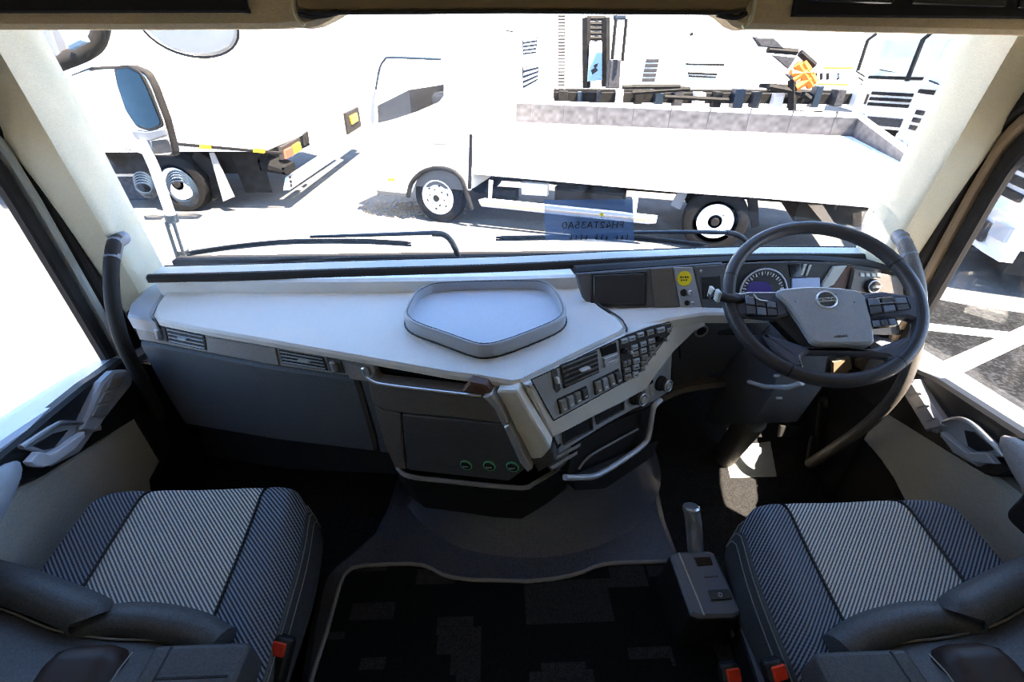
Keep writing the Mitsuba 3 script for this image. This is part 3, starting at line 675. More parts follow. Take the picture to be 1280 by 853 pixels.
add(D + '__cluster_trim', slab(PCn, poly(PCn.t((1045, 345), (1058, 333), (1067, 333), (1055, 362), (1035, 362))), .006, 0, .002), 'brown')
rp = pc(((1066, 336), (1120, 345), (1128, 352), (1128, 372), (1060, 364)), .012, 'pod', 'light_switch_panel', -.006, .003)
PRs = PC.up(.006)
for x in (1077, 1084, 1091, 1098):
    add(D + '__button', slab(PRs, poly(PRs.t((x - 2.6, 341), (x + 2.6, 342), (x + 2.6, 346.5), (x - 2.6, 345.5))), .004, 0, .001), 'light_strip')
u, v = PRs.t((1088.5, 358))[0]
k = add(D + '__light_switch', lathe([(.021, 0), (.021, .010), (.018, .014), (.012, .015)], PRs, u, v, 24), 'rubber')
add(k + '__bright_ring', ringm(PRs, u, v, .017, .002, .014), 'silver')
add(k + '__grip', fbox(PRs, u - .012, u + .012, v - .003, v + .003, .014, .022, .001), 'grey')
# knee panel right of the pod
PK = Fr(PY(850, 440, 1.10), (1, .10, 0), (0, -.05, 1))
pk = lambda q, t, m, nm, n0=0.0, bev=.002, rnd=0.0, parent=D: pv(q, t, m, nm, n0, bev, rnd, PK, parent)
pk(((842, 404), (884, 402), (960, 398), (1060, 398), (1150, 400), (1150, 470), (1060, 470), (960, 468), (900, 470), (848, 488), (834, 492), (832, 440)), .02, 'dark_grey', 'knee_panel', -.03, .006)
PKn = PK.up(-.010)
u, v = PKn.t((876.5, 414))[0]
k = add(D + '__ignition_ring', ringm(PKn, u, v, .018, .003, .001), 'grey')
add(k + '__key_slot', disc(PKn, u, v, .012, 0, .003, .001, 20), 'gloss_black')
for q in (((848, 432), (850, 432), (851, 448), (849, 448)), ((838, 440), (840, 440), (840, 486), (838, 486))):
    add(D + '__seam', slab(PKn, poly(PKn.t(*q)), .0012, -.0004, .0003), 'black')
lb = [PK.t1(*p, .0) for p in ((812, 506), (836, 492), (860, 484), (886, 480), (925, 477), (980, 476))]
add(D + '__knee_edge', sweep(spline(lb, 5), [(-.010, -.02), (.010, -.02), (.012, .012), (.0, .018), (-.010, .01)], PK.N), 'pod')
# sun patches under the instruments, painted as tan pieces
pk(((1040, 452), (1062, 446), (1066, 466), (1040, 474)), .01, 'tan', 'tan_sun_patch', -.006, .003)
pk(((1070, 450), (1098, 440), (1110, 452), (1088, 468), (1070, 470)), .01, 'tan', 'tan_sun_patch', -.006, .003)

# ---- centre console bins
BZ = HOR(.60)
b1 = [BZ.t1(*p) for p in ((494, 574), (498, 586), (512, 596), (560, 602), (620, 608), (656, 610), (668, 604), (692, 590), (716, 572))]
bp = spline(b1, 4)
bl = [p + np.array([.012*0, .10, 0]) for p in b1]
cbin = lab(free(D + '__lower_bin'), 'black open console bin with a grey rail')
add(cbin + '__rail', tube(bp, .006, 8), 'grey')
low2 = [p + np.array([.02*(1 if p[0] < -.1 else -.3), .022, -.150]) for p in b1]
ringsb = [[*b1], [*[p + np.array([0, .006, -.055]) for p in b1]], [*low2]]
wall = []
Rr = [np.array(r) for r in ringsb]
backo = np.array([0, .16, 0])
def closed_ring(r): return np.vstack([r, r[::-1]*[1, 0, 1] + np.array([0, 1.02, 0])])
add(cbin + '__bin_front', loft([closed_ring(Rr[2]), closed_ring(Rr[1]), closed_ring(Rr[0] - [0, 0, .03])]), 'black_soft')
lip = np.array([p + np.array([0, .014, -.03]) for p in bp])
add(cbin + '__bin_lip', loft([np.array([a, b, c, d]) for a, b, c, d in zip(bp, bp + [0, .012, 0], bp + [0, .012, -.05], bp + [0, 0, -.05])]), 'black')
# right tray with a loop rail
f4 = PR.up(.035)
rr = [f4.t1(*p) for p in ((706, 597), (728, 597), (747, 594), (776, 577), (802, 558), (811, 545), (815, 520), (818, 508), (826, 500))]
tray2 = lab(free(D + '__side_tray'), 'open side tray with a grey loop rail')
add(tray2 + '__rail', tube(spline(rr, 5), .0075, 10), 'satin')
rr2 = [PR.t1(*p, .02) for p in ((716, 582), (730, 566), (760, 549), (790, 533))]
add(tray2 + '__inner_rail', tube(spline(rr2, 5), .003, 6), 'grey')
tb = shrink(PR, ((706, 590), (745, 588), (800, 553), (811, 520), (816, 505), (760, 528), (712, 556)), .010) + shrink(PR, ((706, 590), (745, 588), (800, 553), (811, 520), (816, 505), (760, 528), (712, 556)), -.05)
add(tray2 + '__tray_shell', hull(tb), 'black_soft')
tf = shrink(PR, ((708, 606), (746, 604), (804, 566), (812, 545), (745, 580), (708, 586)), .030) + shrink(PR, ((708, 600), (746, 598), (806, 556)), -.03)
add(tray2 + '__tray_front', hull(tf), 'black')
for q in (((682, 574), (722, 552), (722, 556), (683, 578)), ((684, 582), (718, 562), (718, 566), (686, 586))):
    add(D + '__console_rib', slab(PR, poly(PR.t(*q)), .012, .0, .002), 'grey')
pr_(((690, 570), (755, 533), (815, 503), (812, 515), (760, 545), (716, 575), (694, 590)), .014, 'dark_grey', 'console_side', -.012, .003)

# ================================================================== ENGINE TUNNEL, MAT, LEVER
TZ = HOR(TUN)
tun = TZ.t((494, 598), (484, 630), (468, 662), (440, 686), (415, 704), (402, 718), (394, 740), (384, 790), (372, 860), (340, 1050), (930, 1050), (905, 853), (870, 745), (845, 680), (832, 645), (822, 600), (815, 560), (800, 540), (520, 540))
te = thing('engine_tunnel_cover', 'charcoal moulded rubber engine tunnel cover rising under the centre console', 'engine cover')
P = rounded(poly(tun), .015).simplify(.001)
add(te + '__cover', slab(TZ, P, .155, -.155, .02), 'charcoal')
c0 = np.array(TZ.t((505, 632), (540, 668), (600, 694), (700, 698), (790, 664), (826, 606), (818, 556)))
base = spline([TZ.at(*p) for p in c0], 6)
topc = spline([(-.27, 1.02, .58), (-.25, .92, .57), (-.13, .875, .56), (.05, .875, .56), (.29, .90, .56), (.39, .99, .57), (.39, 1.12, .58)], 6)
rings = []
for t in np.linspace(0, 1, 13):
    k = 1 - (1 - t)**2.2; q = base*(1 - k) + topc*k; q[:, 2] = TUN - .004 + (topc[:, 2] - TUN)*t**1.2
    rings.append(np.vstack([q, [[.36, 1.45, q[-1, 2]], [-.30, 1.45, q[0, 2]]]]))
add(te + '__pedestal', loft(rings), 'charcoal', 50)

MZ = HOR(TUN + .008)
mo = [(384, 870), (396, 830), (409, 790), (424, 735), (430, 720), (440, 711), (455, 708), (486, 706.5), (512, 706), (528, 707.5), (540, 712), (552, 719), (566, 723), (590, 726), (660, 727.6), (690, 725), (712, 721), (729, 716), (742, 710), (755, 706.5), (774, 704.5), (834, 703)]
edge = MZ.t(*mo)
edge = [(edge[0][0] - .02, .05)] + list(edge) + [(.46, edge[-1][1]), (.485, .70), (.50, .45), (.50, .05)]
mt = thing('floor_mat', 'black patterned carpet mat with grey piping between the two seats', 'floor mat')
mp = rounded(poly(edge), .006).simplify(.0006)
add(mt + '__carpet', slab(HOR(TUN), mp, .010, -.004, .003), 'carpet')
pip = [MZ.at(u, v, .003) for u, v in mp.exterior.coords if v > .06]
pip = sorted(range(len(pip)), key=lambda i: 0) and pip
# keep the outline in order from the left rear to the right rear
i0 = max(range(len(pip)), key=lambda i: np.linalg.norm(pip[i] - pip[i - 1])); pip = pip[i0:] + pip[:i0]
add(mt + '__piping', tube(np.array(pip), .0055, 8), 'grey')

lv = thing('brake_lever_unit', 'dark lever box with chrome brake lever beside the driver seat', 'lever')
LB = Fr(PZ(880, 730, .44), PZ(900, 730, .44) - PZ(880, 730, .44), PZ(868, 692, .455) - PZ(896, 770, .43))
top = LB.t((838, 694), (850, 690), (886, 689), (893, 692), (928, 766), (918, 771), (874, 772), (864, 768))
topP = [LB.at(*p) for p in top]
bot = [p*[1, 1, 0] + [0.0, 0, TUN + .004] for p in topP]
cx = np.mean(topP, 0)
add(lv + '__housing', hull([p + (p - cx)*[.01, .02, 0] - [0, 0, .012] for p in topP] + [b + (b - cx)*[.0, .06, 0] - [.012, 0, 0] for b in bot]), 'black')
add(lv + '__top_plate', slab(LB, poly(top), .016, -.014, .006, .004), 'blue_grey_plate')
for q in (((866, 698), (887, 697), (891, 707), (871, 709)),):
    add(lv + '__window', slab(LB, poly(LB.t(*q)), .002, .002, .0006), 'gloss_black')
k = add(lv + '__button', slab(LB, poly(LB.t((884, 739), (909, 738), (915, 750), (889, 752))), .005, .002, .002, .002), 'dark_grey')
add(k + '__symbol', ringm(LB, *LB.t((899, 745))[0], .004, .0006, .0073, 16, 6), 'white')
lu_, lv_ = LB.t((889, 722))[0]
add(lv + '__lettering', cat(*[fbox(LB, lu_ - .016 + .0046*i, lu_ - .0128 + .0046*i, lv_ - .002, lv_ + .002 - .001*(i % 2), .002, .0027, .0002) for i in range(7)]), 'black', False)
add(lv + '__edge_strip', tube([LB.t1(848, 692, .003), LB.t1(880, 770, .003)], .0022, 6), 'light_strip')
lp = [PY(871, 700, .665), PY(869, 680, .672), PY(867, 655, .685), PY(864, 636, .70)]
add(lv + '__lever', tube(spline(lp, 5), [.019]*8 + [.0195]*5 + [.020, .020, .018] if False else .0195, 16), 'chrome')
add(lv + '__lever_cap', lathe([(.0205, -.004), (.0205, .004), (.016, .008)], Fr(lp[-1], (1, 0, 0), (0, 1, -.4), toward=lp[-1] + (lp[-1] - lp[-2])), 0, 0, 20), 'silver')
# rails between lever box and driver seat
sr = thing('seat_rail_cover', 'dark blue grey plastic rail cover behind the lever box', 'rail cover')
q0, q1 = PZ(934, 782, .40), PZ(962, 860, .40)
dq = (q1 - q0)/np.linalg.norm(q1 - q0); nq = np.array([-dq[1], dq[0], 0]); q1 = q1 + dq*.12
add(sr + '__strip', hull([p + nq*a + [0, 0, z] for p in (q0, q1) for a in (-.010, .010) for z in (-.02, 0)]), 'blue_grey_plate')
add(sr + '__side', hull([p + nq*a + [0, 0, z] for p in (q0, q1) for a in (-.016, .016) for z in (-.092, -.018)]), 'black')

# ================================================================== SEATS
def seat(name, s, cx, yf, yb, mats, label):
    t = thing(name, label, 'seat')
    ctr, side = mats
    W, H = .262, .60
    def surf(u, v):                                      # u -1..1 across, v 0 rear .. 1 front
        x = u*W*(1 - .10*max(0, v - .55)**2/.2*abs(u))
        y = yf - .50 + .50*v - .055*abs(u)**4*v
        z = .525 + .085*v + .038*abs(u)**2.2 - .045*max(0, abs(u) - .88)/.12
        f = max(0, v - .84)/.16; z -= .085*f**2.4; y -= .012*f**3
        return np.array([cx + x, y, z])
    def panel(u0, u1, nu, dz, nm, mat, puff=.006):
        us, vs = np.linspace(u0, u1, nu), np.linspace(0, 1, 25)
        top = np.array([[surf(u, v) + [0, 0, dz + puff*(1 - (2*(u - u0)/(u1 - u0) - 1)**6)*(1 if True else 0)] for u in us] for v in vs])
        bt = top - [0, 0, .045]
        rings = [np.vstack([a, b[::-1]]) for a, b in zip(top, bt)]
        add(f'{t}__{nm}', loft(rings), mat, 50)
    panel(-.545, .545, 13, .0, 'cushion_centre', ctr)
    panel(-1.0, -.555, 9, .0, 'cushion_bolster', side)
    panel(.555, 1.0, 9, .0, 'cushion_bolster', side)
    # black side skirt following the cushion outline
    vs = np.linspace(0, 1, 19)
    out = [surf(-1, v) for v in vs] + [surf(u, 1) for u in np.linspace(-.9, .9, 15)] + [surf(1, v) for v in vs[::-1]]
    out = np.array(out); c = np.array([cx, yf - .25, 0])
    def ring(k, dz, z=None):
        q = out.copy(); q[:, :2] = c[:2] + (q[:, :2] - c[:2])*k
        q[:, 2] = q[:, 2] + dz if z is None else z
        return q
    add(t + '__skirt', loft([ring(.95, 0, .36), ring(1.02, 0, .42), ring(1.030, -.06), ring(1.022, -.03), ring(.99, -.010)]), 'leather', 45)
    for a, b, r in ((1.023, -.026, .0016), (1.031, -.058, .0016)):
        q = ring(a, b); add(t + '__stitching', tube(q, r, 5), 'stitch')
    add(t + '__base', box(cx - .20, cx + .20, yf - .46, yf - .08, .15, .37, .02), 'black')
    for u in (-.55, .55):
        q = np.array([surf(u, v) + [0, 0, .003] for v in np.linspace(0, 1, 21)]); add(t + '__seam', tube(q, .0028, 6), 'black')
    # reclined backrest: padded rolls, a plain leather back panel, hinge cover and folded arm rest (inner side = towards the cab's middle)
    i = -s
    rc = [(-.085*i, yb + .044, .594), (.0*i, yb + .052, .600), (.075*i, yb + .045, .602), (.150*i, yb + .028, .600), (.205*i, yb + .004, .592)]
    add(t + '__lumbar_roll', tube(spline([(cx + a, b, c_) for a, b, c_ in rc], 6), np.r_[.024, np.full(23, .031), .018], 14), 'leather')
    rb = [(-.045*i, yb + .048, .622), (-.06*i, yb + .056, .626), (-.16*i, yb + .088, .632), (-.27*i, yb + .118, .636), (-.31*i, yb + .128, .632)]
    add(t + '__side_roll', tube(spline([(cx + a, b, c_) for a, b, c_ in rb], 6), np.r_[.018, .030, np.full(22, .034), .03], 14), 'leather')
    bp = [(.215*i, yb - .008, .578), (.10*i, yb + .024, .586), (.0*i, yb + .030, .592), (-.10*i, yb + .045, .598), (-.20*i, yb + .075, .608), (-.29*i, yb + .10, .612)]
    front = spline([(cx + a, b, c_) for a, b, c_ in bp], 5)
    rings = []
    for k, dz in ((0, -.07), (0, 0), (.02, .018), (.12, .060), (.45, .20), (.62, .27)):
        rings.append(front + [0, -k, dz])
    R2 = [np.array(r) for r in rings]
    sheet = [np.vstack([a, (a - [0, .03, .09])[::-1]]) for a in R2[1:]]
    add(t + '__backrest', loft(sheet), 'leather', 40)
    sq = front + [0, -.012, .016]
    add(t + '__stitching', tube(sq, .0022, 5), 'stitch')
    for j in range(0, len(rb)): pass
    # hinge cover and arm rest
    hx = cx - .060*i
    add(t + '__hinge_cover', rbox(min(hx, hx + .130*i), max(hx, hx + .130*i), yb - .25, yb + .0, .56, .655, .036), 'leather_brown')
    ax_ = hx + .165*i
    add(t + '__arm_rest', rbox(min(ax_, ax_ + .165*i), max(ax_, ax_ + .165*i), yb - .25, yb - .005, .55, .632, .010), 'leather')
    k = f'{t}__arm_rest'
    a0, a1 = ax_ + .030*i, ax_ + .034*i
    add(k + '__groove', box(min(a0, a1), max(a0, a1), yb - .22, yb - .010, .630, .6330, .001), 'black')
    a0, a1 = ax_ + .030*i, ax_ + .150*i
    add(k + '__groove', box(min(a0, a1), max(a0, a1), yb - .060, yb - .056, .630, .6330, .001), 'black')
    add(t + '__stitching', tube([(ax_ - .024*i, yb - .20, .648), (ax_ - .024*i, yb - .05, .648), (ax_ - .024*i, yb - .02, .640)], .0014, 6), 'stitch')
seat('passenger_seat', -1, -.765, .805, .405, ('seat_centre_l', 'seat_side_l'), 'passenger seat with grey striped centre and blue striped sides by the glovebox')
seat('driver_seat', 1, .742, .715, .355, ('seat_centre_r', 'seat_side_r'), 'driver seat with grey striped centre and blue sides behind the steering wheel')

def buckle(px, py, z, label, rot, name='seat_belt_buckle'):
    b = thing(name, label, 'buckle', )
    c = PZ(px, py, z)
    f = Fr(c, (math.cos(rot), math.sin(rot), 0), (-math.sin(rot), math.cos(rot), .9))
    add(b + '__case', fbox(f, -.020, .020, -.06, .022, -.03, -.002, .006), 'black')
    add(b + '__red_button', fbox(f, -.014, .014, -.008, .016, -.006, .003, .003), 'red')
    add(b + '__strap', fbox(f, -.014, .014, -.13, -.05, -.022, -.012, .003), 'blue_grey_plate')
buckle(347, 815, .52, 'red buttoned seat belt buckle beside the passenger seat', -.25)
buckle(976, 845, .545, 'red buttoned seat belt buckle against the driver seat', .2)
buckle(918, 848, .45, 'red buttoned buckle nearest the floor mat behind the lever box', .1)

# ================================================================== STEERING WHEEL AND COLUMN
sw = thing('steering_wheel', 'black leather steering wheel with grey hub pad and button clusters', 'steering wheel')
WC = np.array([.7293, .9605, .9873]); WN = np.array([-.1992, -.6735, 1.0]); WN /= np.linalg.norm(WN)
ux = np.array([1, 0, 0]) - WN*WN[0]; ux /= np.linalg.norm(ux)
WF = Fr(WC, ux, np.cross(WN, ux), toward=WC + WN)
th = np.linspace(0, 2*math.pi, 72, endpoint=False)
RW, rw = .2095, .0165
add(sw + '__rim', tube(np.array([WF.at(RW*math.cos(a), RW*math.sin(a)) for a in th]), rw, 16, closed=True, upv=WN), 'rim', True)
for a0, a1 in ((-2.05, -1.02),):
    t2 = np.linspace(a0, a1, 16)
for a in (2.72, .38, -2.15, -.98):
    p = np.array([WF.at(RW*math.cos(a + d), RW*math.sin(a + d)) for d in (-.008, .008)]); add(sw + '__rim_joint', tube(p, rw*1.02, 16), 'black')
wf = lambda q, t, m, nm, n0=0.0, bev=.002, rnd=0.0, fr=WF: pv(q, t, m, nm, n0, bev, rnd, fr, sw)
W0 = WF.up(-.012)
# spokes
wf(((912, 366), (924, 368), (935, 366), (975, 366), (985, 395), (970, 400), (935, 396), (918, 398)), .022, 'rim_blue', 'spoke', -.012, .006, .004)
wf(((1080, 368), (1100, 366), (1140, 372), (1158, 385), (1160, 402), (1146, 404), (1132, 398), (1085, 400)), .022, 'rim_blue', 'spoke', -.012, .006, .004)
wf(((950, 418), (975, 424), (1010, 436), (1090, 437), (1128, 424), (1150, 416), (1157, 425), (1140, 452), (1125, 464), (1118, 460), (1108, 448), (1060, 442), (1010, 442), (1000, 448), (1004, 462), (990, 462), (968, 444)), .024, 'rim_blue', 'lower_spoke', -.014, .008, .004)
wf(((958, 388), (972, 366), (990, 380), (1020, 432), (1086, 436), (1084, 440), (1010, 440), (990, 420)), .03, 'black', 'hub_base', -.028, .006, .004)
# hub pad
hub = ((965, 368), (975, 364.5), (1000, 362), (1020, 361.5), (1048, 363.5), (1070, 367), (1077, 373), (1082, 390), (1087, 412), (1089, 430), (1086, 433.5), (1020, 433.5), (1012, 430), (997, 406), (983, 386), (970, 374))
H0 = WF.up(.004)
add(sw + '__hub_pad', slab(H0, poly(H0.t(*hub)), .030, -.014, .005, .010), 'hub')
H1 = WF.up(.0205)
u, v = H1.t((1033, 375))[0]
em = lab(free(sw + '__emblem'), 'silver oval emblem')
tt = np.linspace(0, 2*math.pi, 32, endpoint=False)
add(em + '__back', slab(H1, sg.Polygon([(u + .020*math.cos(a), v + .020*math.sin(a)) for a in tt]), .0006, -.0003, .0002), 'dark_grey')
add(em + '__ring', tube(np.array([H1.at(u + .0215*math.cos(a), v + .0215*math.sin(a), .0005) for a in tt]), .0024, 8, closed=True, upv=H1.N), 'chrome')
add(em + '__bar', fbox(H1, u - .026, u + .026, v - .0052, v + .0052, 0, .0026, .0008), 'light_strip')
add(em + '__letters', text(H1, 'UD TRUCKS', u, v, .0050, .0005, .0027, bold=True), 'black', False)
for q in (((1021, 367), (1046, 368), (1042, 371), (1024, 370.5)), ((1024, 380.5), (1043, 380.5), (1038, 383.5), (1028, 383.5))):
    add(em + '__letters', slab(H1, poly(H1.t(*q)), .0008, 0, .0002), 'dark_grey')
add(sw + '__lettering', text(H1, 'AIRBAG', *H1.t((1051, 420.5))[0], .0055, .0004, -.0002), 'black', False)
for p in ((994, 377), (1068, 378)):
    add(sw + '__horn_symbol', text(H1, 'w', *H1.t(p)[0], .0035, .0004, -.0002), 'black', False)
# button pods
def pod(q, n, m):
    f = WF.up(.010)
    k = add(sw + '__button_pod', slab(f, poly(f.t(*q)), .016, -.008, .004, .002), 'gloss_black')
    f = WF.up(.018)
    for j in range(m):
        for i in range(n):
            add(k + '__button', slab(f, poly(quad(f, q, (i + .08)/n, (i + .92)/n, (j + .08)/m, (j + .92)/m)), .004, 0, .0015), 'dark_grey' if (i + j) % 2 else 'blue_grey_plate')
    return k, f
k, f = pod(((931, 369), (958, 371), (974, 382), (970, 396), (956, 397), (934, 394)), 1, 1) if False else pod(((930, 369), (970, 378), (972, 396), (933, 394)), 3, 2)
add(k + '__silver_tip', tube(spline([f.t1(*p, .005) for p in ((941, 369), (947, 376), (958, 378))], 4), .0022, 6), 'silver')
k, f = pod(((1083, 373), (1132, 372), (1138, 387), (1087, 394)), 3, 2)
add(k + '__silver_frame', tube(np.array([f.t1(*p, .004) for p in ((1094, 374), (1114, 372.5), (1118, 379), (1099, 380.5))]), .0011, 6, closed=True), 'silver')
k, f = pod(((1089, 401), (1118, 398), (1122, 407), (1091, 410)), 3, 1)
# column: shroud, pale lip, tube, boot ring
co = thing('steering_column', 'dark steering column shroud and tube under the steering wheel', 'steering column')
ax0, ax1 = PX(953, 490, .735), PX(897, 583, .755)
shr = [PX(*p, .73) for p in ((938, 452), (1002, 476), (1002, 484), (972, 528), (922, 530), (904, 526), (925, 485))]
add(co + '__shroud', hull([p + [d, 0, 0] for p in shr for d in (-.07, .055)] + [WC - WN*.05 + ux*.06, WC - WN*.05 - ux*.06]), 'screen_grey')
add(co + '__lip', tube([PX(936, 478, .66), PX(955, 483.5, .66), PX(985, 484.5, .665), PX(1003, 479, .672)], .0065, 8), 'pull_white')
for p in ((969, 470), (972, 498)):
    f = Fr(PX(*p, .655), (0, -.3, 1), (0, 1, .3)); add(co + '__screw', disc(f, 0, 0, .004, -.01, .004, .001, 10), 'silver')
tp0, tp1 = PX(940, 525, .745), PX(894, 586, .765)
add(co + '__tube', tube([tp0, lerp(tp0, tp1, .5), tp1 + [0, .01, -.03]], [.044, .041, .038], 20), 'pod')
fb = Fr(tp1 + [0, .005, .0], (1, 0, 0), (0, 1, .5), toward=tp1 + [0, -.5, 1])
add(co + '__boot_ring', ringm(fb, 0, 0, .050, .010, 0), 'grey')
# stalks
add(co + '__stalk', tube([WC - WN*.06 - ux*.05, PX(905, 372, .50), PX(889, 367, .465)], [.010, .011, .012], 10), 'rubber')
st = co + '__stalk'
for q in ((889, 366), (897, 370)):
    p = PX(*q, .468); add(st + '__pale_mark', hull(boxpts(p, (.0045, .010, .014), .002)), 'light_strip')
add(co + '__stalk', tube([WC - WN*.06 + ux*.05, WC - WN*.075 + ux*.17], [.009, .011], 10), 'rubber')
# pedals
for nm, lbl, q, yy in (('accelerator_pedal', 'black accelerator pedal hanging right of the steering column', ((1015, 545), (1040, 552), (1030, 590), (1008, 584)), 1.13), ('brake_pedal', 'dark grey brake pedal in the footwell beside the steering column', ((976, 532), (1000, 534), (996, 548), (974, 547)), 1.15)):
    f = Fr(PY(*q[0], yy), (1, 0, 0), (0, .5, .8))
    k = thing(nm, lbl, 'pedal')
    add(k + '__pad', slab(f, poly(f.t(*q)), .012, -.012, .003), 'black')
    c = f.at(*np.mean(f.t(*q), 0), -.01)
    add(k + '__arm', tube([c, c + [0, .05, .10], c + [.0, .08, .17]], .009, 8), 'rubber')
f = Fr(PY(1040, 520, 1.16), (1, 0, 0), (0, .4, .8))
single('footwell_cover', 'grey plastic cover plate in the footwell right of the brake pedal', 'cover plate', slab(f, poly(f.t((1028, 500), (1062, 490), (1084, 506), (1060, 530), (1040, 520))), .02, -.02, .004), 'dark_grey')

# grab handles on the pillars
for nm, lbl, pts, m in (('grab_handle', 'black grab handle on the passenger side pillar', [PX(*p, x) for p, x in (((152, 298), -1.055), ((144, 304), -1.03), ((140, 325), -1.02), ((139, 350), -1.015), ((142, 385), -1.01), ((152, 425), -1.01), ((166, 455), -1.02), ((182, 485), -1.04), ((200, 520), -1.07))], 'rubber'),
                        ('grab_handle', 'grab handle painted pale as if sunlit on the pillar beside the steering wheel', [PX(*p, x) for p, x in (((1124, 296), 1.055), ((1130, 303), 1.03), ((1138, 322), 1.02), ((1145, 345), 1.02), ((1149, 372), 1.02), ((1148, 410), 1.02), ((1140, 450), 1.02), ((1122, 490), 1.02), ((1085, 530), 1.02), ((1040, 562), 1.02), ((1012, 580), 1.03))], 'pod')):  # lighter grey than its twin, painted for the sun on it
    g = thing(nm, lbl, 'grab handle')
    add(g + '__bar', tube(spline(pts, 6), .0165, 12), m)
    p = pts[0]; sgn = 1 if p[0] > 0 else -1
    add(g + '__mount', tube([p, p + [sgn*.06, .03, .0]], .020, 12), m)
    add(g + '__cap', tube([pts[0] - [sgn*.004, .0, -.002], pts[1], pts[2]], .0175, 12), 'blue_grey_plate')

# ================================================================== ON THE WINDSCREEN AND OUTSIDE ON THE OWN CAB
cd_ = thing('painted_reflection', 'translucent blue card with mirrored lettering painted as mirrored in the windscreen', 'reflection')  # sheet and lettering painted as a reflection in the windscreen glass
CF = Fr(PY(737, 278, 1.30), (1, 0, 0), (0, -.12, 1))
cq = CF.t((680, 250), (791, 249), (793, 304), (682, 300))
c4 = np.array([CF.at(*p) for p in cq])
add(cd_ + '__sheet', (np.array(c4), np.array([[3, 2, 1, 0]])), 'reflection', False)
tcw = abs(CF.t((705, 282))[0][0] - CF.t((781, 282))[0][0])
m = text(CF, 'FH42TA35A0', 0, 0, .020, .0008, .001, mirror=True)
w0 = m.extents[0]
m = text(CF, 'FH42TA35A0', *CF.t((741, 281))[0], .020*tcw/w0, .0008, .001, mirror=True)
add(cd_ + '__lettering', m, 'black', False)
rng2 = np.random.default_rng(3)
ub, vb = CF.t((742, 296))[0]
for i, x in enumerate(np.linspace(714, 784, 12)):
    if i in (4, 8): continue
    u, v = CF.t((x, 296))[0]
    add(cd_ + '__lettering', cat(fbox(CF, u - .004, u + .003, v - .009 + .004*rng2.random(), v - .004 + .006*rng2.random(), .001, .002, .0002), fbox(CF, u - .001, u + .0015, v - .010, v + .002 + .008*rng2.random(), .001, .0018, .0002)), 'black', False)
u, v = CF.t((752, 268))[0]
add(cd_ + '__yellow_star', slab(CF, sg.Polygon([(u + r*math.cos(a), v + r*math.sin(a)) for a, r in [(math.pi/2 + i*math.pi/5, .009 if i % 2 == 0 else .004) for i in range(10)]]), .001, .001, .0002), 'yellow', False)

def wiper(lbl, arm, blade, elbow, n):
    w = thing('wiper', lbl, 'wiper')
    Y0 = 1.43
    P = lambda pts, y: [PY(*p, y) for p in pts]
    add(w + '__arm', tube(spline(P(arm, Y0), 5), np.linspace(.006, .010, len(spline(P(arm, Y0), 5))), 8, flat=.7), 'steel_blue')
    if elbow: add(w + '__elbow', tube(spline(P(elbow, Y0), 5), .013, 10, flat=.7), 'black')
    bl = spline(P(blade, Y0 - .01), 5)
    add(w + '__blade', tube(bl, np.r_[.003, np.full(len(bl) - 2, .007), .002], 8, flat=.8), 'black')
    bl2 = spline(P([(x, y + 3.0) for x, y in blade], Y0 - .012), 5)
    add(w + '__rubber', tube(bl2, .0035, 6), 'steel_blue')
wiper('black wiper parked on the passenger side of the windscreen', ((388, 296), (440, 294.5), (500, 292.5), (542, 291)), ((234, 316), (290, 308), (350, 302), (400, 300.5), (460, 301), (514, 304)), ((540, 292), (553, 293), (562, 299), (569, 311), (574, 324)), 0)
wiper('black wiper in front of the steering wheel behind the blue card', ((740, 292), (800, 290.5), (860, 290), (912, 291)), ((620, 297), (690, 296), (760, 295), (820, 299), (885, 306)), ((908, 291), (922, 294), (932, 302), (938, 318)), 1)
cl = struct('trim_scuttle', 'white scuttle panel under the wipers')
add('trim_scuttle', box(-1.1, 1.1, 1.38, 1.62, .845, .865, .008), 'white_paint')

# own mirrors
MY = 1.62
mi_ = thing('wing_mirror', 'tall wing mirror with rounded frame outside the passenger side pillar', 'mirror')
MF = Fr(PY(150, 140, MY), (1, -.55, 0), (0, -.05, 1))
def rr_(pts, r): return rounded(poly(pts), r)
mo_ = MF.t((84, 94), (110, 84), (160, 82), (180, 90), (190, 110), (205, 150), (217, 196), (180, 196), (165, 190), (140, 185), (108, 150), (92, 120))
add(mi_ + '__housing', slab(MF, rr_(mo_, .02), .018, -.023, .004), 'rubber')
gm = poly(mo_).buffer(-.006)
add(mi_ + '__mirror_glass', slab(MF.up(-.004), rr_(gm, .02), .004, 0, .001), 'mirror')
add(mi_ + '__lower_frame', slab(MF, rr_(MF.t((164, 162), (184, 164), (206, 160), (209, 170), (190, 176), (172, 174)), .004), .012, -.006, .004), 'blue_grey_plate')
gm3 = rr_(MF.t((146, 87), (162, 85), (176, 92), (186, 112), (203, 154), (188, 161), (172, 156), (160, 138), (150, 108)), .015)
add(mi_ + '__reflected_frame', slab(MF.up(.0), gm3.buffer(.008), .003, .0, .001), 'rubber')  # dark outline painted in as part of what the mirror reflects
add(mi_ + '__blue_reflection', slab(MF.up(.003), gm3, .002, 0, .0005), 'mirror_blue')  # dark blue tint paints the blue part of the reflection
gm2 = MF.t((190, 176), (211, 174), (216, 190), (194, 193))
add(mi_ + '__mirror_glass', slab(MF.up(.0), rr_(gm2, .006), .004, 0, .001), 'out_grey')
ab = [PY(*p, MY + .03) for p in ((58, 84), (80, 76), (104, 66), (120, 54), (127, 34), (128, 10))]
ml = thing('mirror_bracket', 'thick curved black mirror bracket outside the passenger side pillar', 'mirror bracket')
add(ml + '__arm', tube(spline(ab, 5), .022, 10), 'rubber')
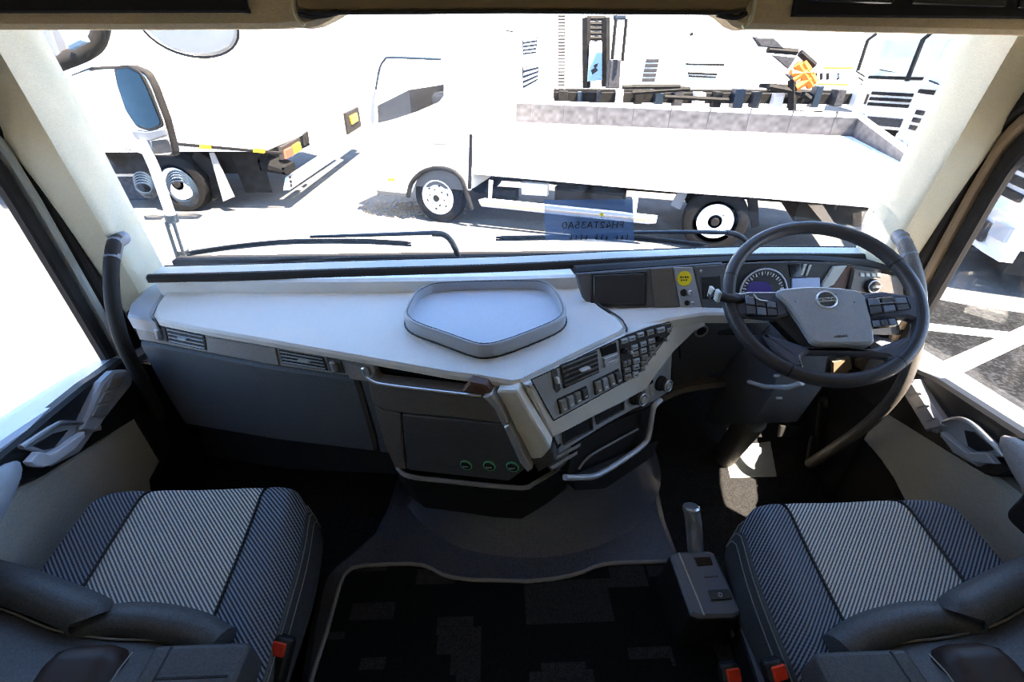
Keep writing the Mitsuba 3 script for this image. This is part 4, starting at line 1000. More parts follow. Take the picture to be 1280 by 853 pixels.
bf = Fr(PY(80, 60, MY), (1, -.3, 0), (0, 0, 1))
add(ml + '__plate', slab(bf, poly(bf.t((34, 30), (60, 30), (74, 72), (56, 84))), .03, -.03, .006), 'blue_grey_plate')
add(ml + '__plate', slab(bf.up(.02), poly(bf.up(.02).t((70, 36), (96, 38), (104, 52), (84, 62))), .02, -.02, .006), 'light_blue')
rm = thing('round_mirror', 'large round downward looking mirror with thin black rim above the windscreen', 'mirror')
rf = Fr(PY(237, 42, 1.72), (1, 0, 0), (0, -.35, 1))
R = .5*abs(rf.t((296, 40))[0][0] - rf.t((179, 46))[0][0])
uu, vv = rf.t((237, 40))[0]; vv += .015
e = [(uu + R*math.cos(a), vv + R*.62*math.sin(a)) for a in tt]
add(rm + '__shell', slab(rf, sg.Polygon(e), .05, -.06, .012), 'white_paint')
add(rm + '__black_rim', tube(np.array([rf.at(a, b, -.012) for a, b in e]), .0035, 6, closed=True), 'black')
add(rm + '__stay', tube([rf.at(uu, vv + .02, -.04), rf.at(uu, vv + .25, .02)], .012, 8), 'rubber')
po = thing('marker_pole', 'white pole with dark blue lower clamp outside the windscreen beside the wing mirror', 'pole')
p0, p1, p2, p3 = [PY(*p, 1.58) for p in ((178, 176), (193, 210), (213, 268), (236, 340))]
add(po + '__pole', tube([p0, p1, p2, p3], .0155, 12), 'white')
add(po + '__clamp', tube([lerp(p2, p3, .0), lerp(p2, p3, .12)], .020, 12), 'steel_blue')
for a in (-.012, .013):
    add(po + '__cable', tube([lerp(p2, p3, .10) + [a, -.016, 0], lerp(p2, p3, .95) + [a, -.016, 0]], .0055, 8), 'steel_blue')
add(po + '__clamp', tube([lerp(p2, p3, .60), lerp(p2, p3, .66)], .020, 12), 'black')

# ================================================================== OUTSIDE
GZ = -.9
struct('ground', 'pale sunlit concrete yard')
add('ground', box(-60, 60, -30, 80, GZ - .1, GZ, .01), 'ground')
GF = HOR(GZ)
struct('asphalt_patch', 'dark asphalt beside the driver door')
aq = [tuple(PZ(x, y, GZ)[:2]) for x, y in ((1158, 372), (1200, 380), (1280, 392))] + [(7.5, 3.2), (7.5, -2), (2.6, -2), (2.5, 1.0), (3.0, 2.6)]
add('asphalt_patch', slab(GF, poly(aq), .008, -.004, .003), 'asphalt')
for a, b, w in (((1120, 405), (1330, 428), .16), ((1150, 478), (1330, 396), .17)):
    p, q = PZ(*a, GZ)[:2], PZ(*b, GZ)[:2]; t = (q - p)/np.linalg.norm(q - p); nn = np.array([-t[1], t[0]])*w/2
    lab(free('road_marking'), 'white painted line on the dark asphalt', None, None, 'structure')
    key = [k for k in labels if k.startswith('road_marking')][-1]
    scene[key] = mikit.ply(slab(GF, [p - nn, q - nn, q + nn, p + nn], .006, .003, .002), 'material_white_line', smooth=30)
sp0 = PZ(505, 262, GZ)
gg = rng.normal(size=(500, 2))*[.42, .28]
single('sand_grit', 'sandy yellowish patch of grit on the yard before the flatbed truck', 'sand', cat(*[trimesh.Trimesh(*(lambda c, r: (c + r*np.array([[1, 0, 0], [-.5, .8, 0], [-.5, -.8, 0], [0, 0, .9]]), np.array([[0, 1, 3], [1, 2, 3], [2, 0, 3], [0, 2, 1]])))(np.array([sp0[0] + x, sp0[1] + y, GZ + .002]), .015 + .03*rng.random()), process=False) for x, y in gg]), 'tan', False, kind='stuff')

class Veh:
    """Vehicle frame: s along the vehicle, w across (away from the near side), z up; P(px, n) traces on the near side plane shifted by n towards the camera."""
    def __init__(v, O, d, key):
        v.k = key; v.d = np.array([d[0], d[1], 0.])/np.hypot(*d[:2]); v.O = np.array(O, float)
        n = np.array([v.d[1], -v.d[0], 0])
        if n @ (EYE - v.O) < 0: n = -n
        v.n = n; v.F = Fr(v.O, v.d, (0, 0, 1))
        v.sg = 1 if v.F.U @ v.d > 0 else -1
    def p(v, s, w, z): return v.O + v.d*s - v.n*w + np.array([0, 0, z])
    def box(v, s0, s1, w0, w1, z0, z1, nm, mat, b=.01, parent=None):
        ax = np.array([v.d, -v.n, [0, 0, 1.]])
        m = hull(boxpts(v.p((s0 + s1)/2, (w0 + w1)/2, (z0 + z1)/2), [abs(s1 - s0)/2, abs(w1 - w0)/2, abs(z1 - z0)/2], min(b, .4*min(abs(s1 - s0), abs(w1 - w0), abs(z1 - z0))), ax))
        return add(f'{parent or v.k}__{nm}', m, mat)
    def hull(v, pts, nm, mat, parent=None): return add(f'{parent or v.k}__{nm}', hull([v.p(*p) for p in pts]), mat, 30)
    def tr(v, pts, nm, mat, t=.02, n0=0.0, bev=.006, rnd=0., parent=None, w=0.0):
        f = v.F.up(-w)
        return add(f'{parent or v.k}__{nm}', slab(f, poly(f.t(*pts)), t, n0, bev, rnd), mat)
    def wheel(v, s, r, w, width=.24, rear=False, label=None):
        k = free(v.k + '__wheel'); labels[k] = {'label': label} if label else {}
        f = Fr(v.p(s, w, r), v.d, (0, 0, 1))
        add(k + '__tyre', lathe([(r*.60, -width), (r*.93, -width), (r, -width*.85), (r, -width*.15), (r*.96, -.012), (r*.80, .0), (r*.68, -.005), (r*.62, -.02)], f, 0, 0, 40, True), 'tyre', 30)
        rp = [(r*.63, -.03), (r*.66, .004), (r*.61, .006), (r*.57, -.02)]
        rp += [(r*.52, -.07), (r*.36, -.08), (r*.24, -.05), (r*.20, -.02), (r*.01, -.02)] if rear else [(r*.50, -.005), (r*.40, .012), (r*.28, .01), (r*.26, .05), (r*.20, .055), (r*.01, .05)]
        add(k + '__rim', lathe(rp, f, 0, 0, 40), 'white')
        for i in range(6):
            a = i*math.pi/3 + .3
            add(k + '__hand_hole', disc(f, r*.43*math.cos(a), r*.43*math.sin(a), r*.055, -.004 if not rear else -.075, .008 if not rear else -.07, .001, 14), 'black')
            a += .5
            add(k + '__wheel_nut', disc(f, r*.30*math.cos(a), r*.30*math.sin(a), r*.035, 0 if not rear else -.07, .025 if not rear else -.03, .002, 8), 'chassis')
        add(k + '__hub_cap', disc(f, 0, 0, r*.13, .04 if not rear else -.03, .07 if not rear else .005, .006, 20), 'chassis')
        return k
    def axle(v, s, r, w0, w1): return add(f'{v.k}__axle', tube([v.p(s, w0, r), v.p(s, w1, r)], .07, 10), 'chassis')

# ---- white flatbed truck
a_, b_ = PZ(548, 280, GZ), PZ(885, 316, GZ)
ft = thing('flatbed_truck', 'white flatbed truck with empty grey cargo bed parked across the yard', 'truck')
V = Veh(a_, b_ - a_, ft)
WID = 2.25
cab = [(465, 238), (463, 200), (462, 152), (468, 108), (474, 84), (480, 62), (492, 40), (510, 32), (560, 30), (590, 32), (592, 100), (591, 165), (588, 238), (582, 240), (578, 226), (566, 214), (548, 209), (532, 212), (520, 224), (513, 242), (500, 243)]
win = [(469, 118), (474.5, 86), (481, 74.5), (489, 72), (551, 74.5), (554, 80), (554, 120), (548, 128), (520, 140), (490, 150), (470, 154.5)]
f = V.F
cp = sg.Polygon(poly(f.t(*cab)).exterior.coords, [poly(f.t(*win)).exterior.coords])
cabk = ft + '__cab'
add(cabk, slab(f, cp, .06, -.06, .02), 'white_paint')
f2 = f.up(-WID + .06)
sh = poly(f.t(*cab[:13], (588, 238)))
add(cabk + '__far_side', slab(f2, sg.Polygon(np.array(f.t((465, 238), (462, 152), (468, 108), (480, 62), (492, 40), (590, 32), (588, 238)))), .06, -.06, .01), 'white_paint')
cv = np.array(f.t((464, 238), (462, 152), (468, 108), (480, 62), (492, 40), (590, 32), (588, 238)))
s0, s1 = cv[:, 0].min(), cv[:, 0].max(); zt = cv[:, 1].max()
V_s = V.sg
fs, bs = (V_s*f.t((464, 200))[0][0]), (V_s*f.t((589, 160))[0][0])
V.box(bs - .06, bs - .02, .05, WID - .05, .6, zt - .05, 'back_wall', 'white_paint', parent=cabk)
V.box(fs + .42, bs - .02, .05, WID - .05, zt - .10, zt, 'roof', 'white_paint', .04, parent=cabk)
V.hull([(fs + .02, w, z) for w in (.05, WID - .05) for z in (.45, 1.45)] + [(fs + .10, w, z) for w in (.05, WID - .05) for z in (.45, 1.47)], 'front_panel', 'white_paint', parent=cabk)
V.box(fs + .1, bs - .1, .06, WID - .06, .55, 1.0, 'seat_base', 'dark_grey', parent=cabk)
for w in (.35, 1.25): 
    V.box(fs + .95, bs - .1, w, w + .6, 1.0, 1.85, 'seat_back', 'dark_grey', .05, parent=cabk)
V.hull([(fs + .14, w, z) for w in (.08, WID - .08) for z in (1.05, 1.66)] + [(fs + .75, w, z) for w in (.08, WID - .08) for z in (1.05, 1.90)], 'dashboard', 'steel_blue', parent=cabk)
fw_ = Fr(V.p(fs + 1.05, 1.2, 1.95), V.d*.5 - V.n, (0, 0, 1))
add(cabk + '__steering_wheel', ringm(fw_, 0, 0, .2, .02), 'steel_blue')
pts = np.array([f.pts([p], -.03)[0] for p in f.t(*win)]); tri = np.asarray(m3.triangulate([np.array(poly(f.t(*win)).exterior.coords)[:-1]]))
pw = np.array(sg.polygon.orient(poly(f.t(*win)), 1).exterior.coords)[:-1]
add(cabk + '__window_glass', trimesh.Trimesh(f.pts(pw, -.03), np.asarray(m3.triangulate([pw])), process=False), 'pane', False)
V.tr(((466.5, 122), (469, 116), (469.5, 150), (468, 157), (463.5, 150)), 'mirror_gasket', 'blue_grey_plate', .03, 0, .005, parent=cabk)
add(cabk + '__window_seal', tube(spline([f.t1(*p, .004) for p in ((470, 112), (474.5, 86), (481, 74.5), (490, 72), (551, 74.5))], 4), .012, 6), 'steel_blue')
V.tr(((541, 173), (560, 174), (560, 181), (542, 180)), 'door_handle', 'grey', .035, 0, .008, .004, parent=cabk)
V.tr(((587, 168), (590.5, 168), (589, 236), (585, 236)), 'rear_gap', 'chassis', .02, -.01, parent=cabk)
V.tr(((470, 238), (512, 242), (512, 246), (474, 244)), 'bumper_skirt', 'dark_grey', .03, -.02, parent=cabk)
V.tr(((485, 223), (493, 223), (493, 226), (485, 226)), 'side_marker', 'yellow', .02, 0, .004, parent=cabk)
arch = [(510, 246), (514, 230), (524, 218), (536, 212), (550, 210), (566, 214), (577, 224), (582, 238), (586, 250), (590, 262)]
add(ft + '__wheel_arch', tube(spline([f.t1(*p, .0) for p in arch], 4), .035, 8), 'chassis')
V.wheel(0, .41, .06, .26)
V.wheel(float(np.linalg.norm(b_ - a_)), .42, .04, .26, True)
L_ = float(np.linalg.norm(b_ - a_))
V.axle(0, .41, .2, WID - .2); V.axle(L_, .42, .2, WID - .2)
for s, rr2_ in ((0, False), (L_, True)):
    k = free(ft + '__wheel'); add(k + '__tyre', lathe([(.05, -.26), (.41, -.26), (.41, -.02), (.05, 0)], Fr(V.p(s, WID - .05, .41), V.d, (0, 0, 1), toward=V.p(s, WID + 5, .41)), 0, 0, 28), 'tyre', 30)
# cargo bed
bs0, bs1 = V_s*f.t((590, 218))[0][0], V_s*f.t((1112, 262))[0][0]
ztop, zbot = 1.36, .80
V.tr(((590, 166), (1118, 203), (1110, 262), (960, 249), (835, 240), (590, 218)), 'side_board', 'white_paint', .04, -.04, .008)
zf = 1.27
V.box(bs0, bs1, .04, WID - .04, .98, zf, 'bed_floor', 'white_paint')
fB = V.F.up(-WID + .06)
far = fB.t((657, 129), (960, 142), (1052, 147), (1052, 180), (920, 172), (657, 160))
zfar = float(np.mean([q[1] for q in far[:3]]))
def far_board():
    q = [(V_s*bs0, zf - .05), (V_s*bs1, zf - .05), (V_s*bs1, far[2][1]), (V_s*bs0, far[0][1])]
    return slab(fB, poly(q), .05, -.05, .008)
add(ft + '__side_board', far_board(), 'bed_grey')
V.hull([(bs0, .0, zbot), (bs0 - .05, .0, zbot), (bs0, WID, zbot), (bs0 - .05, WID, zbot), (bs0, .0, 1.40), (bs0 - .05, .0, 1.40), (bs0, WID, far[0][1] + .02), (bs0 - .05, WID, far[0][1] + .02)], 'head_board', 'white_paint')
V.hull([(bs1, .0, zbot), (bs1 + .05, .0, zbot), (bs1, WID, zbot), (bs1 + .05, WID, zbot), (bs1, .0, 1.34), (bs1 + .05, .0, 1.34), (bs1, WID, far[2][1]), (bs1 + .05, WID, far[2][1])], 'tail_board', 'bed_grey')
add(ft + '__board_cap', tube([V.p(bs0, WID - .03, far[0][1] + .02), V.p(bs1, WID - .03, far[2][1] + .02)], .035, 8), 'white_paint')
add(ft + '__board_cap', tube([V.p(bs1 + .02, WID - .03, far[2][1] + .02), V.p(bs1 + .02, 0, 1.37)], .035, 8), 'white_paint')
for i in range(9):
    s = bs0 + (i + .5)*(bs1 - bs0)/9
    V.box(s - .012, s + .012, WID - .07, WID, zf, far[1][1] + .06, 'board_post', 'bed_grey')
V.box(bs0 + .1, bs1 - .1, .55, .75, .62, .98, 'frame_rail', 'chassis'); V.box(bs0 + .1, bs1 - .1, 1.5, 1.7, .62, .98, 'frame_rail', 'chassis')
for i in range(10):
    s = bs0 + .2 + i*(bs1 - bs0 - .4)/9
    V.box(s - .04, s + .04, .05, WID - .05, .80, .97, 'cross_member', 'chassis')
V.tr(((598, 250), (606, 248), (822, 270), (820, 279), (810, 280), (602, 258)), 'side_guard', 'satin', .05, -.03, .01)
V.tr(((600, 253), (816, 274), (814, 276.5), (601, 255.5)), 'guard_groove', 'tan', .01, .02, .002)
V.tr(((646, 232), (680, 235), (680, 250), (647, 248)), 'tool_box', 'white', .10, -.3, .01)
V.tr(((790, 240), (799, 241), (795, 268), (791, 268)), 'guard_post', 'satin', .03, -.02)
V.tr(((611, 225), (616, 226), (614, 250), (610, 250)), 'guard_post', 'satin', .03, -.02)
V.tr(((838, 262), (848, 244), (862, 242), (850, 268)), 'mud_guard', 'blue_grey_plate', .05, -.25)
V.tr(((935, 248), (950, 252), (952, 290), (942, 292)), 'mud_flap', 'chassis', .03, -.25)
V.tr(((690, 238), (780, 246), (778, 262), (690, 254)), 'fuel_tank', 'chassis', .25, -.40, .03)
V.tr(((600, 240), (640, 242), (640, 256), (602, 252)), 'battery_box', 'chassis', .2, -.35, .02)
V.box(bs1 - .9, bs1 - .1, .3, WID - .3, .45, .75, 'rear_underrun', 'chassis')
V.tr(((1012, 258), (1030, 258), (1044, 280), (1060, 290), (1050, 294), (1030, 280)), 'rear_lamp_bracket', 'tan', .05, -.1)

# ---- white box truck on the left, rear to the right
bt = thing('box_truck', 'white box truck seen from behind its wing mirror with red and amber tail lamp', 'truck')
B0 = PZ(355, 268, GZ)
B0 = np.array([-3.72, 7.95, GZ])
V = Veh(B0, (-1, 0.02), bt)
W2 = 3.0
V.hull([(s, w, z) for s in (0.05, 4.7) for w in (0, W2 + 1.1) for z in (1.0, 4.2)], 'cargo_box', 'white_paint')
V.tr(((200, 176), (352, 190), (352, 193), (200, 180)), 'side_rail', 'chassis', .03, -.01)
V.box(.6, 4.6, .5, W2 + .3, .55, 1.0, 'frame_rail', 'chassis')
for x, y in ((258, 182), (325, 187)):
    V.tr(((x - 7, y - 2), (x + 7, y - 1), (x + 7, y + 4), (x - 7, y + 3)), 'amber_marker', 'amber', .03, .02, .006, .003)
for x, y, w in ((290, 177, 14), (256, 72, 6)):
    V.tr(((x - w, y - 5), (x + w, y - 4), (x + w, y + 4), (x - w, y + 3)), 'reflector', 'orange' if False else 'tan', .006, 0, .002)
V.wheel(1.72, .47, .1, .30, True)
V.axle(1.72, .47, .3, W2)
V.tr(((232, 190), (262, 210), (268, 252), (256, 258), (250, 225), (228, 202)), 'mud_guard', 'chassis', .05, -.3, .01)
V.tr(((258, 192), (264, 192), (290, 248), (276, 254)), 'mud_flap_stay', 'grey', .03, -.1, .006)
V.tr(((268, 196), (310, 200), (325, 250), (290, 250)), 'mud_flap', 'chassis', .03, -.5, .006)
V.tr(((312, 200), (350, 212), (352, 224), (316, 218)), 'spare_tyre', 'tyre', .4, -.6, .06, .02)
# rear: lamps and bumper (rear face looks towards +x)
RFr = Fr(B0 + [.06, 0, 0], (0, 1, 0), (0, 0, 1), toward=B0 + [9, 0, 0])
def rear(pts, nm, m, t=.05, n0=0.0, bev=.008, rnd=0.):
    return add(f'{bt}__{nm}', slab(RFr, poly(RFr.t(*pts)), t, n0, bev, rnd), m)
rear(((358, 238), (450, 176), (446, 165), (372, 214), (360, 222)), 'rear_bumper', 'white_paint', .12, -.05, .02)
lampk = rear(((349, 184), (372, 172), (376, 186), (352, 200)), 'tail_lamp', 'rubber', .06, -.02)
for q, m in ((((351, 188), (361, 183), (363, 194), (353, 199)), 'lamp_red'), (((362, 182), (370, 177), (373, 188), (364, 193)), 'amber')):
    add(lampk + '__lens', slab(RFr, poly(RFr.t(*q)), .03, .04, .008), m)
lampk = rear(((430, 142), (446, 134), (450, 158), (434, 168)), 'tail_lamp', 'rubber', .06, -.02)
add(lampk + '__lens', slab(RFr, poly(RFr.t((434, 146), (443, 141), (445, 151), (437, 156))), .03, .04, .008), 'amber')
rear(((378, 168), (383, 164), (385, 178), (380, 182)), 'door_lock', 'chassis', .03, 0)
for i in range(3):
    p = RFr.t((357.5 + .6*i, 222 + i*5))[0]
    add(bt + '__bolt', disc(RFr, *p, .025, .06, .09, .004, 10), 'chassis')
struct_sh = None
# coils of blue cable hanging at the truck's side
for i, (x, y, r) in enumerate(((182, 232, .20), (228, 236, .28))):
    cc = thing('cable_coil', ('small' if i == 0 else 'large') + (' blue cable coil left of the white pole' if i == 0 else ' blue cable coil right of the white pole'), 'cable coil')
    f = V.F.up(.25 if i else .35); u, v = f.t((x, y))[0]
    for j in range(5):
        ph = np.linspace(0, 2*math.pi, 28, endpoint=False)
        add(cc + '__loop', tube(np.array([f.at(u + (r - .012*j)*math.cos(a)*.8 + .02*j, v + (r - .03*j)*math.sin(a), .04*j) for a in ph]), .016, 6, closed=True), 'steel_blue')

# ---- vehicles further left seen past the wing mirror
lt = thing('delivery_truck', 'white truck with amber lamps partly hidden by the wing mirror', 'truck')
V = Veh((-10.4, 7.0, GZ), (-1, .35), lt)
V.hull([(s, w, z) for s in (-.6, 5) for w in (0, 2.2) for z in (.9, 2.6)], 'body', 'white_paint')
V.box(-.6, 5, .3, 1.9, .4, .9, 'frame_rail', 'chassis')
V.wheel(1.2, .45, .1, .28, True); V.wheel(3.8, .45, .1, .28)
for i in range(4): V.box(-.3 + i*1.2, -.1 + i*1.2, -.03, .02, .85, .97, 'amber_marker', 'amber')
for i in range(5): V.box(-.2 + .55*i, .12 + .55*i, -.03, .02, 1.25 + .1*(i % 2), 1.55, 'dark_panel', 'chassis')
V.box(1.9, 2.4, -.03, .02, 1.7, 2.1, 'orange_panel', 'orange')
dk = thing('dark_crate', 'dark grey crate on the yard left of the white pole', 'crate')
p = PZ(152, 250, GZ); add(dk + '__shell', box(p[0] - .5, p[0] + .5, p[1], p[1] + .6, GZ, GZ + .42, .02), 'out_grey'); add(dk + '__lid', box(p[0] - .53, p[0] + .53, p[1] - .03, p[1] + .63, GZ + .42, GZ + .52, .02), 'white')
rv = thing('red_van', 'white van with red stripes beyond the passenger door window', 'van')
V = Veh((-9.5, 3.9, GZ), (-1, .6), rv)
V.hull([(s, w, z) for s in (0, 4) for w in (0, 1.9) for z in (.5, 1.5)] + [(s, w, 2.2) for s in (.3, 3.6) for w in (.1, 1.8)], 'body', 'white_paint')
V.box(.4, 3.5, -.02, .02, 1.25, 1.5, 'red_stripe', 'lamp_red'); V.box(.4, 2.5, -.02, .02, .85, 1.0, 'red_stripe', 'lamp_red')
V.box(0, 4, .1, 1.8, .25, .6, 'frame_rail', 'chassis'); V.wheel(.9, .36, .05); V.wheel(3.2, .36, .05)

# ---- behind the flatbed: box truck with lorry cab window, loader mast, chassis truck, orange lifter
mt_ = thing('white_lorry', 'white lorry with dark slatted cab windows behind the flatbed truck cab', 'truck')
V = Veh((-.5, 11.2, GZ), (1, -.12), mt_)
f = V.F
V.hull([(s, w, z) for s in (-1.6, 1.35) for w in (0, 2.3) for z in (.6, 3.1)] + [(1.55, w, 1.6) for w in (.05, 2.2)], 'cab', 'white_paint')
V.box(-1.6, 1.3, .1, 2.2, .3, .6, 'bumper', 'chassis')
V.wheel(.2, .45, -.02)
for q in (((653, 50), (672, 47), (670, 66), (654, 68)), ((653, 84), (674, 80), (672, 100), (654, 110))):
    k = V.tr(q, 'window', 'steel_blue', .03, 0, .004)
    for i in range(4): add(k + '__slat', slab(f, poly(quad(f, q, .05, .95, i*.25 + .04, i*.25 + .16)), .02, .03, .002), 'white')
for x, y0, y1 in ((614, 64, 92), (625, 60, 88), (634, 50, 120), (641, 48, 118)):
    for i in range(4):
        yy = y0 + (y1 - y0)*i/4; V.tr(((x - .9, yy), (x + .9, yy), (x + .9, yy + (y1 - y0)/6), (x - .9, yy + (y1 - y0)/6)), 'hinge', 'chassis', .03, 0, .004)
ll = thing('loader_mast', 'tall dark frame mast with blue and white panel behind the flatbed', 'mast')
MYd = 12.6
def bgbar(k, nm, a, b, r, m, y=MYd): return add(f'{k}__{nm}', tube([PY(*a, y), PY(*b, y)], r, 6), m)
for a, b in (((733, 22), (733, 110)), ((757, 22), (757, 108))): bgbar(ll, 'upright', a, b, .10, 'chassis')
for y in (23, 30, 36, 42, 48): bgbar(ll, 'crossbar', (734, y), (757, y), .05, 'chassis')
bgbar(ll, 'upright', (746, 24), (745, 52), .04, 'out_grey')
f = Fr(PY(745, 80, MYd - .1), (1, 0, 0), (0, 0, 1))
add(ll + '__blue_panel', slab(f, poly(f.t((736, 66), (752, 66), (752, 100), (734, 102))), .05, 0, .01), 'light_blue')
add(ll + '__white_panel', slab(f, poly(f.t((737, 52), (752, 52), (752, 66), (736, 66))), .05, 0, .01), 'white')
add(ll + '__marking', cat(*[slab(f.up(.05), poly(f.t(*q)), .01, 0, .003) for q in (((738, 88), (744, 84), (747, 88), (740, 93)), ((741, 82), (747, 79), (746, 83), (743, 85)))]), 'black', False)
f = Fr(PY(745, 80, MYd - .7), (1, 0, 0), (0, 0, 1))
bl_ = thing('boom_post', 'white boom post with grey foot beside the loader mast', 'post')
add(bl_ + '__post', slab(f, poly(f.t((771, 24), (782, 24), (778, 74), (766, 74))), .25, -.3, .02), 'white')
add(bl_ + '__foot', slab(f, poly(f.t((764, 75), (777, 75), (775, 111), (760, 111))), .25, -.3, .02), 'out_grey')
add(bl_ + '__cap', slab(f, poly(f.t((771, 18), (783, 18), (783, 24), (771, 24))), .3, -.32, .02), 'steel_blue')
for a, b in (((770, 24), (765, 74)), ((783, 24), (778, 76))): bgbar(bl_, 'edge_strip', a, b, .035, 'chassis', MYd - .76)
ra = thing('ladder_rack', 'vertical grey ladder with many rungs left of the loader mast', 'ladder')
for i in range(22): bgbar(ra, 'rung', (698, 20 + 4.1*i), (706, 20 + 4.1*i), .022, 'out_grey', 12.4)
for x in (697.5, 706.5): bgbar(ra, 'rail', (x, 18), (x - 1, 112), .02, 'grey', 12.4)
ch = thing('chassis_truck', 'long dark truck chassis with pipes behind the flatbed side board', 'truck')
V = Veh((1.2, 12.4, GZ), (1, -.10), ch)
V.box(.2, 7.6, .2, .4, 1.28, 1.50, 'frame_rail', 'chassis'); V.box(.2, 7.6, 1.2, 1.4, 1.28, 1.50, 'frame_rail', 'chassis')
rr3 = np.random.default_rng(5)
for i in range(16):
    s = .3 + .46*i
    V.box(s, s + .10 + .16*rr3.random(), -.05 + .1*rr3.random(), .3, 1.18 + .1*rr3.random(), 1.52 + .16*rr3.random()**2, 'chassis_fitting', ('chassis', 'steel_blue', 'out_grey', 'white')[i % 4], .01)
for s in (1.2, 6.2): V.wheel(s, .5, .0, .3, True)
for a, b in (((778, 109), (850, 108)), ((790, 116), (862, 111)), ((830, 121), (910, 125)), ((950, 107), (1000, 109)), ((960, 113), (1012, 115))): bgbar(ch, 'pipe', a, b, .05, 'chassis', 11.9)
hull_cab = thing('white_cab', 'white truck cab with dark grille lines behind the truck chassis', 'truck')
V = Veh((3.5, 15.0, GZ), (1, -.1), hull_cab)
V.hull([(s, w, z) for s in (-.6, 4.2) for w in (0, 2.4) for z in (.5, 4.0)], 'body', 'white_paint')
f = V.F
for q in (((857, 79), (905, 80), (905, 82), (858, 81)), ((860, 90), (896, 92), (896, 94), (860, 92.5)), ((861, 94), (895, 96), (895, 97.5), (861, 96)), ((862, 42), (866, 40), (866, 44), (863, 45)), ((940, 46), (962, 50), (972, 60), (948, 58))):
    V.tr(q, 'grille_line', 'chassis', .03, 0, .004)
for i in range(5): V.tr(((808 - i*1.2, 74 + 6*i), (824 - i*1.2, 74 + 6*i), (823 - i*1.2, 78 + 6*i), (807 - i*1.2, 78 + 6*i)), 'grille_slat', 'out_grey', .03, 0, .004)
V.box(-.6, 4.2, .1, 2.3, .2, .5, 'bumper', 'chassis'); V.wheel(.6, .5, -.02)
ol = thing('orange_lifter', 'orange steel frame with dark triangular plates behind the flatbed tail', 'lifter')
y = 11.6
for a, b in (((996, 80), (1014, 108)), ((1003, 78), (1018, 104)), ((988, 92), (1016, 90)), ((990, 100), (1012, 84)), ((994, 110), (1012, 98))): bgbar(ol, 'beam', a, b, .09, 'orange', y)
f = Fr(PY(1000, 90, y), (1, 0, 0), (0, 0, 1))
for q in (((964, 69), (993, 72), (984, 86)), ((980, 92), (998, 96), (992, 104)), ((942, 48), (966, 48), (978, 60), (950, 58))):
    add(ol + '__plate', slab(f, poly(f.t(*q)), .06, 0, .01), 'out_grey')
for a, b in (((960, 62), (996, 65)), ((1000, 66), (1018, 82)), ((960, 108), (1000, 116)), ((1004, 118), (1012, 124))): bgbar(ol, 'dark_beam', a, b, .07, 'chassis', y)
bgbar(ol, 'leg', (990, 100), (990, 160), .08, 'chassis', y)

# ---- big trucks facing the yard on the right
def big_truck(key, label, O, d, Wd, cabz, glass, wz):
    t = thing(key, label, 'truck')
    d = np.array([*d, 0.])/np.hypot(*d); r = np.array([d[1], -d[0], 0.])        # d points to the front, r to the truck's left seen from the front
    O = np.array([*O, GZ])
    P = lambda a, w, z: O + d*a + r*w + np.array([0, 0, z])
    sec = lambda z, bulge, top: [P(bulge*(1 - (abs(w)/(Wd/2))**4*.25) - top, w, z) for w in np.linspace(-Wd/2, Wd/2, 13)] + [P(-2.2, Wd/2, z), P(-2.2, -Wd/2, z)]
    add(t + '__cab', loft([sec(.55, .02, 0), sec(.8, .05, 0), sec(1.6, .05, 0), sec(1.65, .03, .0), sec(cabz - .1, .0, .16), sec(cabz, -.1, .22)]), 'white_paint', 40)
    def face(w0, w1, z0, z1, nm, m, off=.06, t2=.03, parent=None):
        zz = lambda z: -max(0, z - 1.6)*.13
        ws_ = np.linspace(w0, w1, 9); b = lambda w, z, k: P(.05*(1 - (abs(w)/(Wd/2))**4*1.5) + zz(z) + k, w, z)
        A = [b(w, z0, off) for w in ws_] + [b(w, z1, off) for w in ws_[::-1]]; Bk = [p - d*t2*2 for p in A]
        return add(f'{parent or t}__{nm}', loft([Bk, A]), m, 30)
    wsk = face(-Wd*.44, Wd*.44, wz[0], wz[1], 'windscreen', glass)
    face(-Wd*.46, Wd*.46, wz[0] - .09, wz[0] - .02, 'wiper_panel', 'chassis')
    for k in range(2):
        q = [P(.09 - max(0, z - 1.6)*.13, w, z) for w, z in ((-Wd*.3 + k*Wd*.42, wz[0] + .05), (-Wd*.05 + k*Wd*.42, wz[0] + .14))]
        add(wsk + '__wiper', tube(q, .015, 6), 'black')
    for i in range(3): 
        face(-Wd*.36, Wd*.36, .98 + .14*i, 1.06 + .14*i, 'grille_slat', 'chassis', .055)
    bk = face(-Wd*.49, Wd*.49, .40, .86, 'bumper', 'white_paint', .09, .06)
    face(-Wd*.30, Wd*.30, .48, .70, 'grille_intake', 'out_grey', .11, .02, bk)
    for s in (-1, 1):
        face(s*Wd*.40 - .14, s*Wd*.40 + .14, .60, .76, 'head_lamp', 'panel_blue_grey', .115, .02, bk)
        k = add(t + '__mirror', tube([P(.1, s*(Wd/2 + .08), cabz - .15), P(.16, s*(Wd/2 + .22), cabz - .3), P(.16, s*(Wd/2 + .2), wz[0] + .1)], .045, 8), 'chassis')
    add(t + '__under_body', hull([P(a, w, z) for a in (-2.2, -.1) for w in (-Wd*.42, Wd*.42) for z in (.22, .6)]), 'chassis')
    for s in (-1, 1):
        f = Fr(P(-.95, s*Wd*.49, .5), d, (0, 0, 1), toward=P(-.95, s*9, .5))
        k = free(t + '__wheel'); add(k + '__tyre', lathe([(.1, -.28), (.5, -.28), (.5, -.03), (.42, 0), (.3, -.02)], f, 0, 0, 32, True), 'tyre', 30); add(k + '__rim', lathe([(.3, -.04), (.28, -.03), (.15, -.01), (.02, .02)], f, 0, 0, 24), 'white')
    return t
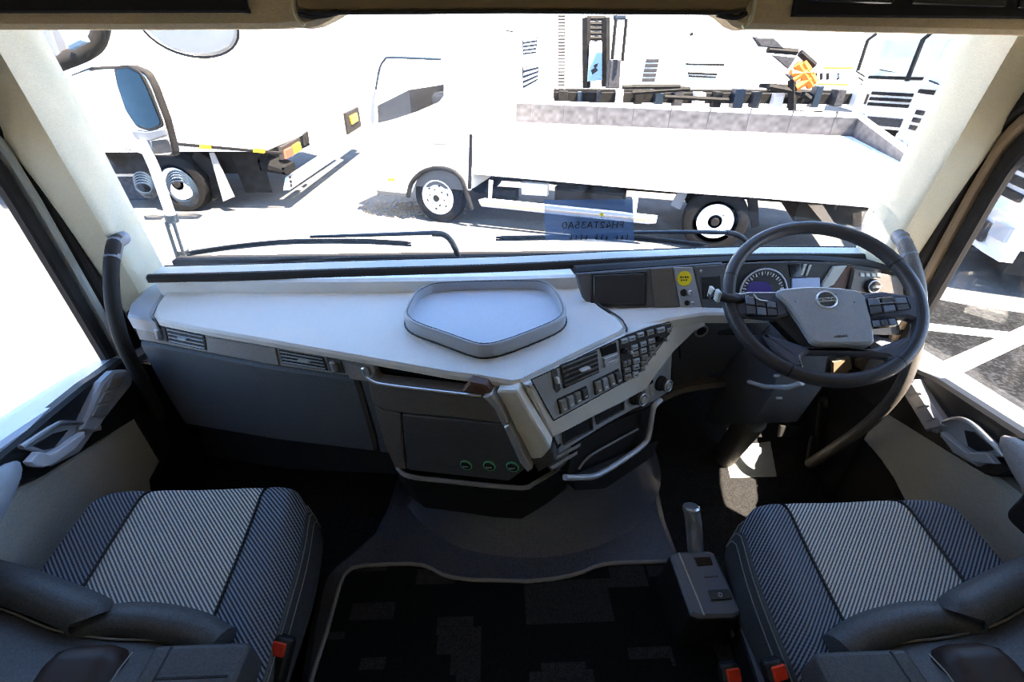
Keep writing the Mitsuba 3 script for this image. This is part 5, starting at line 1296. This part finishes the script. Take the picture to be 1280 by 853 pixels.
big_truck('parked_truck', 'white truck with bright blue windscreen parked facing the flatbed tail', (8.6, 9.3), (-.96, .10), 2.3, 2.85, 'glass_pale', (1.72, 2.55))
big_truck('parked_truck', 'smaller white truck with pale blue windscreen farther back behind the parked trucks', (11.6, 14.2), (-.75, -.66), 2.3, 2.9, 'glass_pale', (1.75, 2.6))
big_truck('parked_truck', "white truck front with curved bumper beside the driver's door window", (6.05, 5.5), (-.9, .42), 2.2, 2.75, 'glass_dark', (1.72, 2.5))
st_ = thing('striped_van', 'white van with orange and blue stripes between the orange frame and parked trucks', 'van')
V = Veh((9.3, 18.6, GZ), (1, -.3), st_)
V.hull([(s, w, z) for s in (-.2, 2.6) for w in (0, 2.0) for z in (.5, 2.9)], 'body', 'white_paint')
for q, m in ((((1026, 77), (1068, 77), (1068, 80), (1026, 80)), 'light_blue'), (((1030, 84), (1066, 84), (1066, 86), (1030, 86)), 'orange'), (((1040, 93), (1062, 92), (1060, 97), (1042, 98)), 'light_blue'), (((1022, 104), (1060, 105), (1060, 107), (1022, 106)), 'orange')):
    V.tr(q, 'stripe', m, .02, 0, .004)
for x in (1018, 1025, 1033, 1046): V.tr(((x, 92), (x + 3, 91), (x + 3, 99), (x, 100)), 'dark_window', 'chassis', .02, 0, .004)
for i in range(3): V.tr(((1070 + 3*i, 88 + 8*i), (1086 + 3*i, 98 + 8*i), (1086 + 3*i, 100 + 8*i), (1070 + 3*i, 90 + 8*i)), 'grille_line', 'chassis', .02, 0, .004)
V.box(-.2, 2.6, .1, 1.9, .2, .55, 'frame_rail', 'chassis')
# wedge of shade on the yard, put in as a dark slab
f = HOR(GZ)
q = [f.t(*((1092, 265), (1125, 266), (1109, 288)))]
single('shade_wedge', 'dark triangular slab painting shade on the yard under the right pillar', 'shade wedge', slab(f, poly(q[0]), .12, 0, .02), 'out_grey')
# distant row of box trucks closing the yard
for i, (x, y, w, h, dx) in enumerate(((-16, 24, 7, 3.6, .1), (-7.5, 25, 7.5, 3.9, .05), (1.5, 26, 8, 3.7, 0), (11, 25, 8, 3.8, -.1), (20, 22, 8, 3.6, -.3))):
    k = thing('distant_truck', 'white box truck body closing the far side of the yard', 'truck', 'box trucks at the far side of the yard')
    V = Veh((x - w/2, y, GZ), (1, dx), k)
    V.hull([(s, ww, z) for s in (0, w) for ww in (0, 2.3) for z in (.02, h)], 'cargo_box', 'white_paint')
